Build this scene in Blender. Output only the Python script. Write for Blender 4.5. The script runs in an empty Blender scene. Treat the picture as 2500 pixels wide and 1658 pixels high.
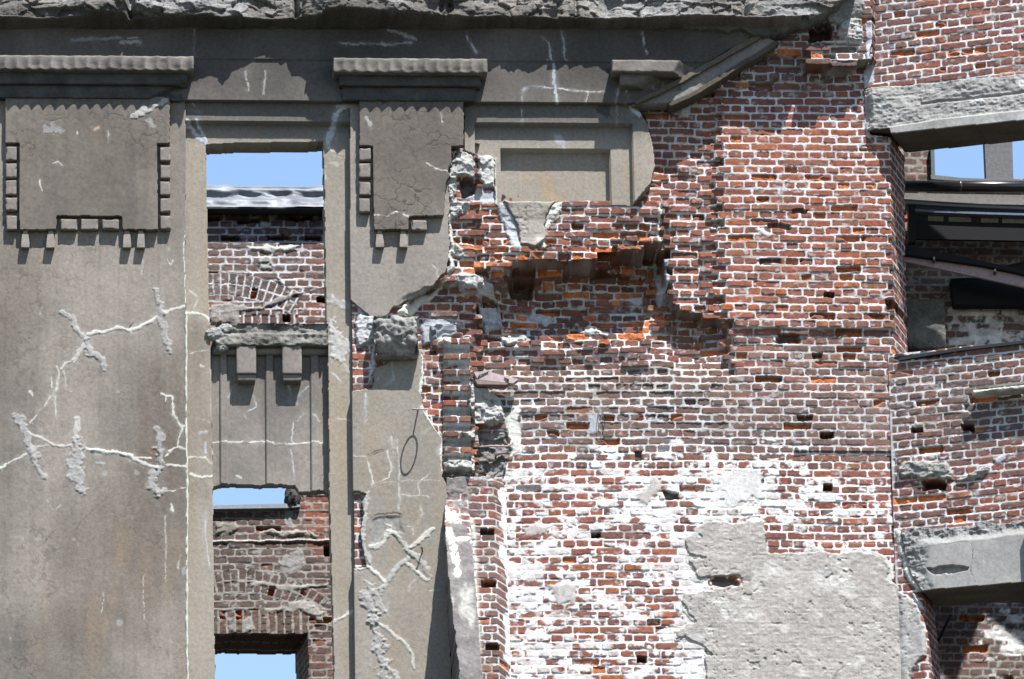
# Ruined cement-and-brick facade, built as real relief.  All units metres.
import bpy, math, random
import numpy as np
from mathutils import Vector, Matrix
from types import SimpleNamespace as NS
random.seed(7)
scn = bpy.context.scene
COL = scn.collection
R = math.radians
# ------------------------------------------------------------------ camera maths
PITCH, AZ, ROLL, DIST, WIDTH = R(19), R(4), R(-1.03), 65.0, 8.597
CZ = 22.8
F_MM = 36*DIST/WIDTH
FPX = 2500*F_MM/36
fwd = np.array([math.sin(AZ)*math.cos(PITCH), math.cos(AZ)*math.cos(PITCH), math.sin(PITCH)])
r0 = np.array([math.cos(AZ), -math.sin(AZ), 0.0])
u0_ = np.cross(r0, fwd)
RT = math.cos(ROLL)*r0 + math.sin(ROLL)*u0_
UP = -math.sin(ROLL)*r0 + math.cos(ROLL)*u0_
CAM = np.array([0, 0, CZ]) - DIST*fwd

def proj(P):
    V = P - CAM
    w = V @ fwd
    return 1250 + FPX*(V @ RT)/w, 829 - FPX*(V @ UP)/w

def ray(px, py):
    return fwd + RT*((px-1250)/FPX) - UP*((py-829)/FPX)

class Fr:
    """a wall plane: s along it, z up, h out of it towards the viewer"""
    def __init__(s, O, th):
        s.O = np.array([O[0], O[1], 0.0]); s.th = th
        s.ex = np.array([math.cos(th), -math.sin(th), 0.0])
        s.n = np.array([-math.sin(th), -math.cos(th), 0.0])
        s.ez = np.array([0, 0, 1.0])
    def pt(s, S, Z, H):
        S, Z, H = np.broadcast_arrays(S, Z, H)
        return s.O + S[..., None]*s.ex + Z[..., None]*s.ez + H[..., None]*s.n
    def sz(s, px, py, h=0.0):
        d = ray(px, py)
        t = (h - (CAM - s.O) @ s.n)/(d @ s.n)
        p = CAM + t*d - s.O
        return float(p @ s.ex), float(p[2])
    def poly(s, pts, h=0.0):
        return [s.sz(x, y, h) for x, y in pts]

# crops in which the photograph was measured -> its own pixels
CR = {'a1': (0, 0), 'a2': (800, 0), 'a3': (1650, 0), 'b1': (0, 550), 'b2': (800, 550), 'b3': (1650, 550),
      'c1': (0, 1098), 'c2': (800, 1098), 'c3': (1650, 1098)}
def K(tag, pts):
    if tag == 'd': return [(x*1.05753, y*1.05753) for x, y in pts]
    ox, oy = CR[tag]
    return [(ox + x*.35941, oy + y*.35941) for x, y in pts]
def D(*pts): return K('d', pts)
def D1(x, y): return (x*1.05753, y*1.05753)

# ------------------------------------------------------------------ noise
def hsh(ix, iy, sd=0):
    ix = np.asarray(ix).astype(np.int64); iy = np.asarray(iy).astype(np.int64)
    n = (ix*374761393 + iy*668265263 + sd*2246822519) & 0xFFFFFFFF
    n = ((n ^ (n >> 13))*1274126177) & 0xFFFFFFFF
    n = ((n ^ (n >> 16))*2246822519) & 0xFFFFFFFF
    n = n ^ (n >> 15)
    return (n & 0xFFFFFF)/float(0xFFFFFF)
def vn(x, y, sd=0):
    xi = np.floor(x); yi = np.floor(y)
    fx = x-xi; fy = y-yi
    fx = fx*fx*(3-2*fx); fy = fy*fy*(3-2*fy)
    a = hsh(xi, yi, sd); b = hsh(xi+1, yi, sd); c = hsh(xi, yi+1, sd); d = hsh(xi+1, yi+1, sd)
    return (a*(1-fx)+b*fx)*(1-fy) + (c*(1-fx)+d*fx)*fy
def fbm(x, y, o=4, sd=0, g=.5):
    t = 0; a = 1; n = 0
    for i in range(o):
        t = t + a*(vn(x*2**i+17.3*i, y*2**i-9.1*i, sd+i*13)*2-1); n += a; a *= g
    return t/n
def ridged(x, y, o=4, sd=0):
    t = 0; a = 1; n = 0
    for i in range(o):
        t = t + a*(1-np.abs(vn(x*2**i+7.7*i, y*2**i+3.1*i, sd+i*7)*2-1)*2); n += a; a *= .5
    return t/n
def facets(x, y, sd=0, tilt=1.0):
    """broken-stone relief: every cell is its own tilted plane"""
    xi = np.floor(x); yi = np.floor(y)
    best = np.full(x.shape, 9.0); sec = np.full(x.shape, 9.0); hh = np.zeros(x.shape)
    for dx in (-1, 0, 1):
        for dy in (-1, 0, 1):
            cx = xi+dx; cy = yi+dy
            px = cx+hsh(cx, cy, sd); py = cy+hsh(cx, cy, sd+1)
            d = (x-px)**2+(y-py)**2
            v = (hsh(cx, cy, sd+2)-.5) + tilt*((hsh(cx, cy, sd+3)-.5)*(x-px) + (hsh(cx, cy, sd+4)-.7)*(y-py))*1.6
            m = d < best
            sec = np.where(m, best, np.minimum(sec, d)); hh = np.where(m, v, hh); best = np.where(m, d, best)
    return hh, np.sqrt(sec)-np.sqrt(best)
def ss(a, b, x):
    t = np.clip((x-a)/(b-a), 0, 1); return t*t*(3-2*t)
def mixc(c, d, w):
    return c*(1-w[..., None]) + np.asarray(d)*w[..., None]
def inside(x, y, poly):
    r = np.zeros(x.shape, bool)
    n = len(poly)
    for i in range(n):
        x1, y1 = poly[i]; x2, y2 = poly[(i+1) % n]
        if y1 == y2: continue
        c = ((y1 > y) != (y2 > y)) & (x < (x2-x1)*(y-y1)/(y2-y1)+x1)
        r ^= c
    return r
def seg_d(x, y, a, b):
    dx, dy = b[0]-a[0], b[1]-a[1]; L = dx*dx+dy*dy+1e-9
    t = np.clip(((x-a[0])*dx+(y-a[1])*dy)/L, 0, 1)
    return np.hypot(x-a[0]-t*dx, y-a[1]-t*dy)
def sdp(x, y, poly):
    d = np.full(x.shape, 1e9)
    for i in range(len(poly)):
        d = np.minimum(d, seg_d(x, y, poly[i], poly[(i+1) % len(poly)]))
    return np.where(inside(x, y, poly), d, -d)
def field(u, v, base, zones):
    f = np.full(u.shape, float(base))
    for poly, val, soft in zones:
        xs = [p[0] for p in poly]; ys = [p[1] for p in poly]
        m = (u > min(xs)-soft) & (u < max(xs)+soft) & (v > min(ys)-soft) & (v < max(ys)+soft)
        if not m.any(): continue
        w = ss(-soft*.5, soft*.5, sdp(u[m], v[m], poly)) if soft > 0 else inside(u[m], v[m], poly).astype(float)
        vv = val(u[m], v[m]) if callable(val) else val
        f[m] = f[m]*(1-w)+vv*w
    return f

# ------------------------------------------------------------------ materials
ALB = .66      # scales every surface colour down, balanced by the exposure so the sky reads brighter
def mat_attr(name, rough=.93, bump=.35, bscale=140, var=.16, spec=.15, metal=0.0, dist=.004):
    m = bpy.data.materials.new(name); m.use_nodes = True
    nt = m.node_tree; N = nt.nodes; L = nt.links
    b = N['Principled BSDF']
    b.inputs['Roughness'].default_value = rough; b.inputs['Metallic'].default_value = metal
    b.inputs['Specular IOR Level'].default_value = spec
    at = N.new('ShaderNodeAttribute'); at.attribute_name = 'Col'
    tc = N.new('ShaderNodeNewGeometry')
    n1 = N.new('ShaderNodeTexNoise'); n1.inputs['Scale'].default_value = bscale; n1.inputs['Detail'].default_value = 3
    n2 = N.new('ShaderNodeTexNoise'); n2.inputs['Scale'].default_value = 34; n2.inputs['Detail'].default_value = 5
    L.new(tc.outputs['Position'], n1.inputs['Vector']); L.new(tc.outputs['Position'], n2.inputs['Vector'])
    ad = N.new('ShaderNodeMath'); ad.operation = 'ADD'
    L.new(n1.outputs['Fac'], ad.inputs[0]); L.new(n2.outputs['Fac'], ad.inputs[1])
    mr = N.new('ShaderNodeMapRange')
    mr.inputs['From Min'].default_value = .7; mr.inputs['From Max'].default_value = 1.3
    mr.inputs['To Min'].default_value = (1-var)*ALB; mr.inputs['To Max'].default_value = (1+var)*ALB
    L.new(ad.outputs[0], mr.inputs['Value'])
    mx = N.new('ShaderNodeVectorMath'); mx.operation = 'SCALE'
    L.new(at.outputs['Color'], mx.inputs[0]); L.new(mr.outputs['Result'], mx.inputs['Scale'])
    L.new(mx.outputs['Vector'], b.inputs['Base Color'])
    bp = N.new('ShaderNodeBump'); bp.inputs['Strength'].default_value = bump; bp.inputs['Distance'].default_value = dist
    L.new(ad.outputs[0], bp.inputs['Height']); L.new(bp.outputs['Normal'], b.inputs['Normal'])
    return m
M_BRICK = mat_attr('weathered_brick', .92, .5, 120, .22)
M_CEM = mat_attr('aged_cement_render', .95, .45, 150, .21)
M_ROCK = mat_attr('broken_concrete', .95, .8, 90, .28, dist=.008)
M_METAL = mat_attr('galvanised_sheet', .6, .25, 60, .10, .3, .25)
M_STEEL = mat_attr('painted_steel', .6, .15, 80, .18, .15)
M_PIPE = mat_attr('black_enamel', .28, .05, 60, .08, .5)
M_RUST = mat_attr('rusted_iron', .75, .5, 110, .25, .3)

# ------------------------------------------------------------------ mesh helpers
def mk(name, V, Fq, col, mat, parent=None, smooth=False):
    """V (n,3), Fq list of tuples or (m,4) array, col (3,) or (n,3)"""
    me = bpy.data.meshes.new(name)
    V = np.asarray(V, np.float32)
    if isinstance(Fq, np.ndarray):
        n = len(Fq); k = Fq.shape[1]
        me.vertices.add(len(V)); me.vertices.foreach_set('co', V.ravel())
        me.loops.add(n*k); me.loops.foreach_set('vertex_index', Fq.astype(np.int32).ravel())
        me.polygons.add(n); me.polygons.foreach_set('loop_start', np.arange(0, n*k, k, dtype=np.int32))
        me.update(calc_edges=True)
    else:
        me.from_pydata([tuple(map(float, p)) for p in V], [], Fq); me.update()
    a = me.color_attributes.new('Col', 'FLOAT_COLOR', 'POINT')
    c = np.ones((len(V), 4), np.float32); c[:, :3] = np.asarray(col, np.float32)
    a.data.foreach_set('color', c.ravel())
    if smooth: me.polygons.foreach_set('use_smooth', np.ones(len(me.polygons), bool))
    me.materials.append(mat)
    o = bpy.data.objects.new(name, me); COL.objects.link(o)
    if parent is not None:
        o.parent = parent; o.matrix_parent_inverse = parent.matrix_world.inverted()
    return o
def thing(name, label, cat, loc, group=None):
    o = bpy.data.objects.new(name, None); COL.objects.link(o)
    o.location = loc; o.matrix_world = Matrix.Translation(Vector(loc)); o.empty_display_size = .2
    o['label'] = label; o['category'] = cat
    if group: o['group'] = group
    return o

def relief(name, parent, fr, px, href, step, fn, back, mat, bdir=0.0, layers=1, skin=None):
    u0, u1, v0, v1 = px
    um, vm = (u0+u1)/2, (v0+v1)/2
    s0 = min(fr.sz(u0, v0, href)[0], fr.sz(u0, v1, href)[0]); s1 = max(fr.sz(u1, v0, href)[0], fr.sz(u1, v1, href)[0])
    zt = max(fr.sz(u0, v0, href)[1], fr.sz(u1, v0, href)[1]); zb = min(fr.sz(u0, v1, href)[1], fr.sz(u1, v1, href)[1])
    s = np.arange(s0, s1, step); z = np.arange(zb, zt, step)
    S, Z = np.meshgrid(s, z)
    u, v = proj(fr.pt(S, Z, np.full(S.shape, href)))
    G = NS(s=S, z=Z, u=u, v=v, fr=fr, step=step)
    H, mask, col = fn(G)
    c = mask[:-1, :-1] & mask[1:, :-1] & mask[:-1, 1:] & mask[1:, 1:]
    used = np.zeros(S.shape, bool)
    used[:-1, :-1] |= c; used[1:, :-1] |= c; used[:-1, 1:] |= c; used[1:, 1:] |= c
    idx = np.full(S.shape, -1, np.int64); nv = int(used.sum()); idx[used] = np.arange(nv)
    P = fr.pt(S, Z, H)[used]; C = col[used]
    Fq = np.stack([idx[:-1, :-1][c], idx[:-1, 1:][c], idx[1:, 1:][c], idx[1:, :-1][c]], 1)
    if back is not None:
        p = np.pad(c, 1)
        E = []
        for (dy, dx, A, B) in ((-1, 0, (0, 0), (0, 1)), (1, 0, (1, 1), (1, 0)), (0, -1, (1, 0), (0, 0)), (0, 1, (0, 1), (1, 1))):
            m = c & ~p[1+dy:p.shape[0]-1+dy, 1+dx:p.shape[1]-1+dx]
            sh = c.shape
            ia = idx[A[0]:A[0]+sh[0], A[1]:A[1]+sh[1]][m]; ib = idx[B[0]:B[0]+sh[0], B[1]:B[1]+sh[1]][m]
            E.append(np.stack([ia, ib], 1))
        E = np.concatenate(E)
        if len(E):
            bv = np.unique(E); loc = np.full(nv, -1, np.int64); loc[bv] = np.arange(len(bv))
            Su = S[used][bv]; Zu = Z[used][bv]; Hu = H[used][bv]; Cu = C[bv]
            Vs = [P]; Cs = [C]; prev = lambda e: e
            Fs = [Fq]; base = nv; last = E
            for k in range(1, layers+1):
                hk = Hu + (np.minimum(back, Hu-.002)-Hu)*k/layers
                sk = Su + bdir*(Hu-hk)
                Vs.append(fr.pt(sk, Zu, hk))
                Cs.append(Cu if skin is None else skin(sk, Zu, hk, Cu))
                nxt = loc[E]+base
                Fs.append(np.stack([last[:, 1], last[:, 0], nxt[:, 0], nxt[:, 1]], 1))
                last = nxt; base += len(bv)
            P = np.concatenate(Vs); C = np.concatenate(Cs); Fq = np.concatenate(Fs)
    return mk(name, P, Fq, C, mat, parent)

def rbox(name, lo, hi, col, mat, parent=None, res=.03, amp=.003, chip=.0, seed=0, fr=None, fn=None, cvar=.12):
    """a box with worn faces and chipped arrises; (s,h,z) limits in frame fr"""
    lo = np.array(lo, float); hi = np.array(hi, float)
    n = [max(1, int(round((hi[i]-lo[i])/res))) for i in range(3)]
    ids = {}; V = []; Fq = []
    def vid(i, j, k):
        t = (i, j, k)
        if t not in ids: ids[t] = len(V); V.append(t)
        return ids[t]
    for ax in range(3):
        a, b = [(1, 2), (2, 0), (0, 1)][ax]
        for side in (0, n[ax]):
            for i in range(n[a]):
                for j in range(n[b]):
                    q = []
                    for (di, dj) in ((0, 0), (1, 0), (1, 1), (0, 1)):
                        t = [0, 0, 0]; t[ax] = side; t[a] = i+di; t[b] = j+dj; q.append(vid(*t))
                    Fq.append(tuple(q if side else q[::-1]))
    T = np.array(V, float); nn = np.array(n, float)
    X = lo + (hi-lo)*T/nn
    ctr = (lo+hi)/2
    sgn = np.where(T == 0, -1, np.where(T == nn, 1, 0))
    nse = fbm(X[:, 0]*13+X[:, 1]*11+seed, X[:, 2]*13-X[:, 1]*7, 3, seed)
    ch = np.maximum(0, fbm(X[:, 0]*21+X[:, 1]*17+3*seed, X[:, 2]*21+X[:, 1]*19, 2, seed+5))
    edge = (np.abs(sgn).sum(1) >= 2)
    X = X + sgn*(amp*nse - chip*ch*edge - np.minimum(chip, .004)*.5*edge)[:, None]
    if fn is not None: X = fn(X, sgn)
    c = np.asarray(col, float) if np.ndim(col) == 1 else col
    cc = c*(1+cvar*fbm(X[:, 0]*9+X[:, 1]*5, X[:, 2]*9, 3, seed+9))[:, None]
    f = fr or F0
    W = f.pt(X[:, 0], X[:, 2], X[:, 1])
    return mk(name, W, np.array(Fq)[:, ::-1], cc, mat, parent)

def tube(name, pts, r, col, mat, parent=None, seg=10, smooth=True, closed=False):
    pts = [Vector(p) for p in pts]; n = len(pts)
    V = []; Fq = []
    for i, p in enumerate(pts):
        a = pts[(i-1) % n] if (closed or i > 0) else pts[i]; b = pts[(i+1) % n] if (closed or i < n-1) else pts[i]
        t = (b-a).normalized(); up = Vector((0, 0, 1)) if abs(t.z) < .9 else Vector((0, 1, 0))
        x = t.cross(up).normalized(); y = x.cross(t)
        rr = r[i] if isinstance(r, (list, tuple)) else r
        for k in range(seg):
            an = 2*math.pi*k/seg; V.append(p+x*(rr*math.cos(an))+y*(rr*math.sin(an)))
    for i in range(n if closed else n-1):
        for k in range(seg):
            a, b = i*seg+k, i*seg+(k+1) % seg; j = ((i+1) % n)*seg
            Fq.append((a, b, j+(k+1) % seg, j+k))
    if not closed: Fq += [tuple(range(seg))[::-1], tuple((n-1)*seg+k for k in range(seg))]
    return mk(name, [tuple(v) for v in V], Fq, col, mat, parent, smooth)

def prism(name, pts, d0, d1, col, mat, parent=None, fr=None):
    """outline (s,z) given thickness from h=d0 to d1"""
    f = fr or F0; n = len(pts)
    V = [f.pt(np.array(p[0]), np.array(p[1]), np.array(d)) for d in (d1, d0) for p in pts]
    Fq = [tuple(range(n))[::-1], tuple(range(n, 2*n))] + [(i, (i+1) % n, n+(i+1) % n, n+i) for i in range(n)]
    return mk(name, np.array(V), Fq, col, mat, parent)

def strokes(G, H, C, items, scale=290.8):
    for tag, pts, w, hgt, col, rough in items:
        pts = K(tag, pts); wp = w*scale
        xs = [p[0] for p in pts]; ys = [p[1] for p in pts]; q = wp*1.6+6
        m = (G.u > min(xs)-q) & (G.u < max(xs)+q) & (G.v > min(ys)-q) & (G.v < max(ys)+q)
        if not m.any(): continue
        u = G.u[m]; v = G.v[m]
        wu = u + rough*wp*.9*fbm(u*.06, v*.06, 3, 5) + 1.6*fbm(u*.2, v*.2, 2, 6) + 5*fbm(u*.028, v*.028, 3, 7); wv = v + rough*wp*.9*fbm(u*.06, v*.06, 3, 8) + 1.6*fbm(u*.2, v*.2, 2, 9) + 5*fbm(u*.028, v*.028, 3, 10)
        d = np.full(u.shape, 1e9)
        for a, b in zip(pts[:-1], pts[1:]): d = np.minimum(d, seg_d(wu, wv, a, b))
        hw = wp*.5*(1+.55*rough*fbm(u*.045, v*.045, 2, 21)+(.25+.8*rough)*fbm(u*.16, v*.16, 3, 22))
        k = np.clip(1-d/np.maximum(hw, .1), 0, 1)
        prof = np.minimum(1, k*2.2)
        lump = 1+1.3*rough*fbm(u*.11, v*.11, 3, 33)
        H[m] += .30*hgt*prof*lump
        w8 = ss(.0, .34, k)*(.86+.14*fbm(u*.1, v*.1, 2, 3))*(1 if wp > 6.5 or rough <= .1 else ss(-.45, .15, fbm(u*.05, v*.05, 3, 23)))
        cc = np.asarray(col)*(1+.16*fbm(u*.09, v*.09, 3, 41))[:, None]
        hz = .30*np.clip(1-d/(wp*1.3+3), 0, 1)*ss(-.3, .5, fbm(u*.05, v*.05, 3, 51)) if hgt > 0 else 0*w8
        C[m] = mixc(C[m], cc, np.clip(np.maximum(w8, hz), 0, 1))

# ------------------------------------------------------------------ colours (linear albedo)
C_CEM = np.array([.285, .253, .224]); C_CEM2 = np.array([.182, .162, .144]); C_GRIME_SHADE = np.array([.080, .078, .075])  # last one: grime streaks, and the tone that deepens shaded stone
C_REP = np.array([.56, .55, .50]); C_LUMP = np.array([.352, .345, .33]); C_MORT = np.array([.55, .552, .56])
C_BLU = np.array([.42, .44, .47])
PAL = np.array([[.25, .078, .052], [.20, .074, .056], [.165, .078, .068], [.31, .105, .055], [.23, .115, .068], [.15, .075, .060], [.27, .09, .062], [.17, .098, .08]])
FRESH = np.array([.46, .145, .055])

def cem(G, sd=0, dark=0.0):
    s, z = G.s, G.z
    n = fbm(s*1.1, z*.8, 4, 100+sd)
    c = mixc(np.broadcast_to(C_CEM, s.shape+(3,)).copy(), C_CEM2, ss(-.35, .45, n))
    c = c*(1+.10*fbm(s*7, z*7, 3, 110+sd)+.07*fbm(s*38, z*38, 2, 111))[..., None]
    st = ss(.1, .6, fbm(s*9, z*.7, 3, 120+sd))
    c = mixc(c, C_GRIME_SHADE, st*.20)
    c = mixc(c, C_GRIME_SHADE*1.3, .24*ss(.0, .5, fbm(s*2.6, z*1.7, 5, 125+sd))*ss(-.3, .3, fbm(s*.6, z*.5, 2, 126+sd)))
    dr = ss(.18, .5, fbm(s*24, z*.55, 3, 127+sd))*ss(-.2, .4, fbm(s*1.5, z*1.2, 3, 128+sd))
    c = mixc(c, C_GRIME_SHADE*1.2, .13*dr)
    if dark: c = mixc(c, C_GRIME_SHADE, np.full(s.shape, dark)*(.75+.5*fbm(s*3, z*2, 3, 130)))
    return c
def cracks(G, C, H, amt, dens=9.0, sd=0, poly=None):
    """map cracking in the render: thin dark cell borders"""
    x = G.s*dens+.35*fbm(G.s*18, G.z*18, 3, 60); y = G.z*dens+.35*fbm(G.s*18, G.z*18, 3, 61)
    _, e = facets(x, y, 70+sd)
    w = (1-ss(.015, .075, e))*ss(-.15, .35, fbm(G.s*2, G.z*2, 2, 80+sd))*amt
    if poly is not None: w = w*ss(-25, 25, sdp(G.u, G.v, poly))
    C[:] = mixc(C, (.07, .06, .05), np.clip(w, 0, .8)); H -= .003*w

# ------------------------------------------------------------------ masonry
BL, BC = .2287, .0692
def bonds(s, z, sd, L=BL, Cc=BC, wob=1.0):
    x = s + wob*.007*fbm(s*11, z*11, 3, sd) ; y = z + wob*(.0050*fbm(s*8, z*15, 3, sd+1) + .016*fbm(s*1.1, z*.8, 2, sd+2))
    r = np.floor(y/Cc); fz = y-r*Cc
    st = (np.mod(r, 2) == 0)
    Lr = np.where(st, L, L/2)
    off = np.where(st, 0, L/4) + .022*(hsh(r, r*0, sd+3)-.5)
    X = x+off; c = np.floor(X/Lr)
    j = lambda cc: cc*Lr + .016*(hsh(r, cc, sd+4)-.5)
    c = np.where(X < j(c), c-1, c); c = np.where(X >= j(c+1), c+1, c)
    a, b = j(c), j(c+1)
    jw = .0058+.0042*fbm(s*13, z*16, 3, sd+5)
    dx = np.minimum(X-a, b-X)-jw*.9; dz = np.minimum(fz, Cc-fz)-jw
    rr = .016
    e = np.where((dx < rr) & (dz < rr), rr-np.hypot(rr-dx, rr-dz), np.minimum(dx, dz))
    return r, c, e, (a+b)/2-off, (r+.5)*Cc, (X-(a+b)/2)/(b-a), fz/Cc-.5

def masonry(G, D0=-.1, zones=(), sd=1, z0=0.0, soot_shade=(), soot_shade0=.15, wash=(), spall=.05, spalls=(), orange=(), mort=C_MORT,
            morts=(), lumps=(), plasters=(), holes=(), teeth=(), rough=1.0, arches=(), soldiers=(), jut=.010, smear=0.0, smears=(), juts=(), tints=()):
    fr = G.fr; s, z = G.s, G.z-z0
    r, c, e, xc, zc, tx, tz = bonds(s, z, sd)
    for (cs, cz, Ro, rings, w, a0, a1) in arches:
        dx = G.s-cs; dz = G.z-cz; rad = np.hypot(dx, dz)+.006*fbm(s*9, z*9, 2, sd+31); an = np.arctan2(dx, dz)
        m = (rad < Ro) & (rad > Ro-rings*w) & (an > a0) & (an < a1)
        k = np.floor((Ro-rad)/w); q = an*Ro/.074; i = np.floor(q); fq = (q-i)*.074; fk = (Ro-rad)-k*w
        ee = np.minimum(np.minimum(fq, .074-fq), np.minimum(fk, w-fk))-.006
        e = np.where(m, ee, e); r = np.where(m, 5000+k+cs, r); c = np.where(m, i, c); tx = np.where(m, fq/.074-.5, tx); tz = np.where(m, fk/w-.5, tz)
        xc = np.where(m, G.s, xc); zc = np.where(m, z, zc)
    for poly, w in soldiers:
        m = inside(G.u, G.v, poly)
        q = (G.s+.02*G.z)/w; i = np.floor(q); fq = (q-i)*w
        ee = np.minimum(fq, w-fq)-.007+.004*fbm(s*14, z*14, 2, sd)
        e = np.where(m, ee, e); r = np.where(m, 7000, r); c = np.where(m, i, c)
    h1, h2, h3, h4, h5 = [hsh(r, c, sd+40+i) for i in range(5)]
    # depth of the wall, taken whole for each brick
    if zones or spalls or orange or soot_shade or wash:
        key = (r+20000).astype(np.int64)*40000+(c+20000).astype(np.int64)
        _, first, inv = np.unique(key.ravel(), return_index=True, return_inverse=True); inv = inv.reshape(key.shape)
        xs = xc.ravel()[first]; zs = zc.ravel()[first]+z0
        ub, vb = proj(fr.pt(xs, zs, np.full(xs.shape, D0)))
        F = lambda base, zz: field(ub, vb, base, zz)[inv]
        xc_px = (ub, vb, inv)
        Db = F(D0, zones); so = F(soot_shade0, soot_shade); wa = F(0, wash); sp = F(spall, spalls); og = F(.05, orange)
        wu = G.u+7*fbm(s*9, z*9, 3, sd+7); wv = G.v+7*fbm(s*9, z*9, 3, sd+8)
        Dm = field(wu, wv, D0, zones)
        sm = field(wu, wv, smear, smears) if smears else smear
        wv_ = field(wu, wv, 0, wash) if wash else 0*Dm
        if juts:
            jz = F(0, juts); jm = field(wu, wv, 0, juts)
            lowf = fbm(xc*2.6, zc*4.2, 3, sd+62); lowm = fbm(s*2.6, z*4.2, 3, sd+62)
            Db = Db+jz*(.9*(h1-.5)+1.1*lowf-.5*(h5 > .86)); Dm = Dm+jm*(1.1*lowm-.15)
    else:
        Db = Dm = np.full(s.shape, D0); so = np.full(s.shape, soot_shade0); wa = wv_ = 0*Db; sp = np.full(s.shape, spall); og = np.full(s.shape, .12); sm = smear
    if len(teeth):
        for poly, up, dn in teeth:
            m = inside(G.u, G.v, poly)
            tt = np.where(np.mod(r, 2) == 0, up, dn); fill = m & (np.mod(r, 2) != 0)
            Db = np.where(m, tt, Db); Dm = np.where(m, tt*.85+dn*.15, Dm)
    cliff = np.zeros(s.shape)
    sm = sm + .55*np.maximum(0, fbm(s*1.5, z*2.4, 4, sd+70)-.08)
    isb = e > .0008+(sm*.012*(fbm(s*13, z*13, 3, sd+9)+.25))
    if len(teeth): isb = isb & ~(fill & (fbm(s*4, z*9, 3, sd+63) > -.25))
    fine = fbm(s*42, z*42, 3, sd+11)
    Hb = Db + jut*(h1-.35) + .012*(h2-.5)*tx + .012*(h3-.5)*tz + .0022*rough*fine - .004*(1-ss(0, .008, e))
    # spalled faces: part of the brick broken back, raw orange inside
    spl = h4 < sp
    brk = ss(-.15, .2, fbm(s*7+h5*9, z*13, 3, sd+12)+.9*(h1-.35)+.5*tz)
    dep = .012+.045*h5
    Hb = np.where(spl, Hb-dep*brk-.010*brk*np.abs(fbm(s*30, z*30, 3, sd+13)), Hb)
    # colour of each brick
    ci = np.floor(h2*len(PAL)).astype(int) % len(PAL)
    cb = PAL[ci]*(1+.35*(h3-.5))[..., None]
    for poly, colr, wt, soft in tints:
        tw = field(xc_px[0], xc_px[1], 0, [(poly, wt, soft)])[xc_px[2]]
        cb = mixc(cb, np.asarray(colr)*(1+.30*(h3-.5)+.22*(h1-.5))[..., None], tw)
    cb = mixc(cb, FRESH*.8, (h5 < og)*(.35+.5*h1))
    cb = mixc(cb, (.135, .105, .095), np.clip(so*(.55+.9*h4)+.18*so*fbm(s*20, z*20, 2, sd), 0, .85))  # soot, and zones of shade put into the brick
    cb = cb*(1+.30*fbm(s*1.3, z*1.5, 4, sd+69))[..., None]
    cb = cb*(1+.16*fbm(s*24, z*24, 3, sd+14)+.13*fine)[..., None]
    cb = mixc(cb, (.06, .045, .04), .55*ss(.25, .6, fbm(s*15+3*h1, z*15, 3, sd+15))*(h1 > .45))
    cb = mixc(cb, C_MORT*.85, .55*ss(.28, .6, fbm(s*19, z*30, 3, sd+16)))
    frc = FRESH*(1+.5*fbm(s*26, z*26, 3, sd+17))[..., None]*(.75+.5*h3)[..., None]
    cb = np.where((spl & (brk > .3))[..., None], frc, cb)
    # mortar
    Hm = np.minimum(Dm, Db+.012) - .004 + .006*fbm(s*17, z*17, 4, sd+18) + .004*np.abs(fbm(s*36, z*36, 2, sd+19)) + .012*sm
    cm = np.broadcast_to(np.asarray(mort, float), s.shape+(3,)).copy()
    for poly, colr, soft in morts:
        cm = mixc(cm, colr, ss(-soft, soft, sdp(G.u, G.v, poly)))
    cm = cm*(1+.17*fbm(s*6, z*6, 4, sd+20)+.10*fbm(s*30, z*30, 2, sd+21))[..., None]
    cm = mixc(cm, (.24, .22, .19), .7*ss(.05, .5, fbm(s*4, z*9, 4, sd+22)))
    H = np.where(isb, Hb, Hm); C = np.where(isb[..., None], cb, cm)
    if len(teeth):
        fl_ = fill & ~isb; H = np.where(fl_, H+.03*fbm(s*9, z*12, 4, sd+64), H); C = mixc(C, C_BLU*1.15*(1+.2*fbm(s*14, z*14, 3, 5))[..., None], fl_*1.0)
    # limewash still clinging to the faces
    if len(wash):
        t = .85*fbm(s*10+1.5*h1, z*14, 5, sd+23)+.30*(h5-.5)+.35*fbm(s*2.2, z*2.2, 3, sd+24)
        w = ss(-.03, .13, t-(.50-1.2*np.maximum(wa*.6+wv_*.4, 0)))*(np.maximum(wa, wv_) > .02)
        wc = np.array([.80, .795, .78])*(1+.07*fbm(s*20, z*20, 3, 65))[..., None]; wc = mixc(wc, (.50, .475, .45), .6*ss(.05, .5, fbm(s*5, z*7, 4, sd+66)))
        C = mixc(C, wc, w*np.clip(.80+.45*fbm(s*16, z*22, 4, 67), 0, 1)); H = H+.002*w
    for poly, hgt, colr, jit, typ in lumps:
        xs = [p[0] for p in poly]; ys = [p[1] for p in poly]; q = 40
        m = (G.u > min(xs)-q) & (G.u < max(xs)+q) & (G.v > min(ys)-q) & (G.v < max(ys)+q)
        if not m.any(): continue
        S_, Z_ = s[m], z[m]
        d = sdp(G.u[m]+jit*fbm(S_*12, Z_*12, 4, sd+25), G.v[m]+jit*fbm(S_*12, Z_*12, 4, sd+26), poly)
        w = ss(0, 9, d)
        f, ed = facets(S_*9+.4*fbm(S_*14, Z_*14, 2, 3), Z_*12, sd+27)
        n = .55*f+.6*fbm(S_*11, Z_*13, 4, sd+28)+.35*ridged(S_*17, Z_*22, 3, sd+29)
        if typ == 'flat': n = .35*fbm(S_*11, Z_*11, 4, sd+28)
        hh = (Dm[m]*.75+.25*Db[m])+hgt*(.75+.55*n)
        if typ == 'abs': hh = hgt+.05*n
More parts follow.
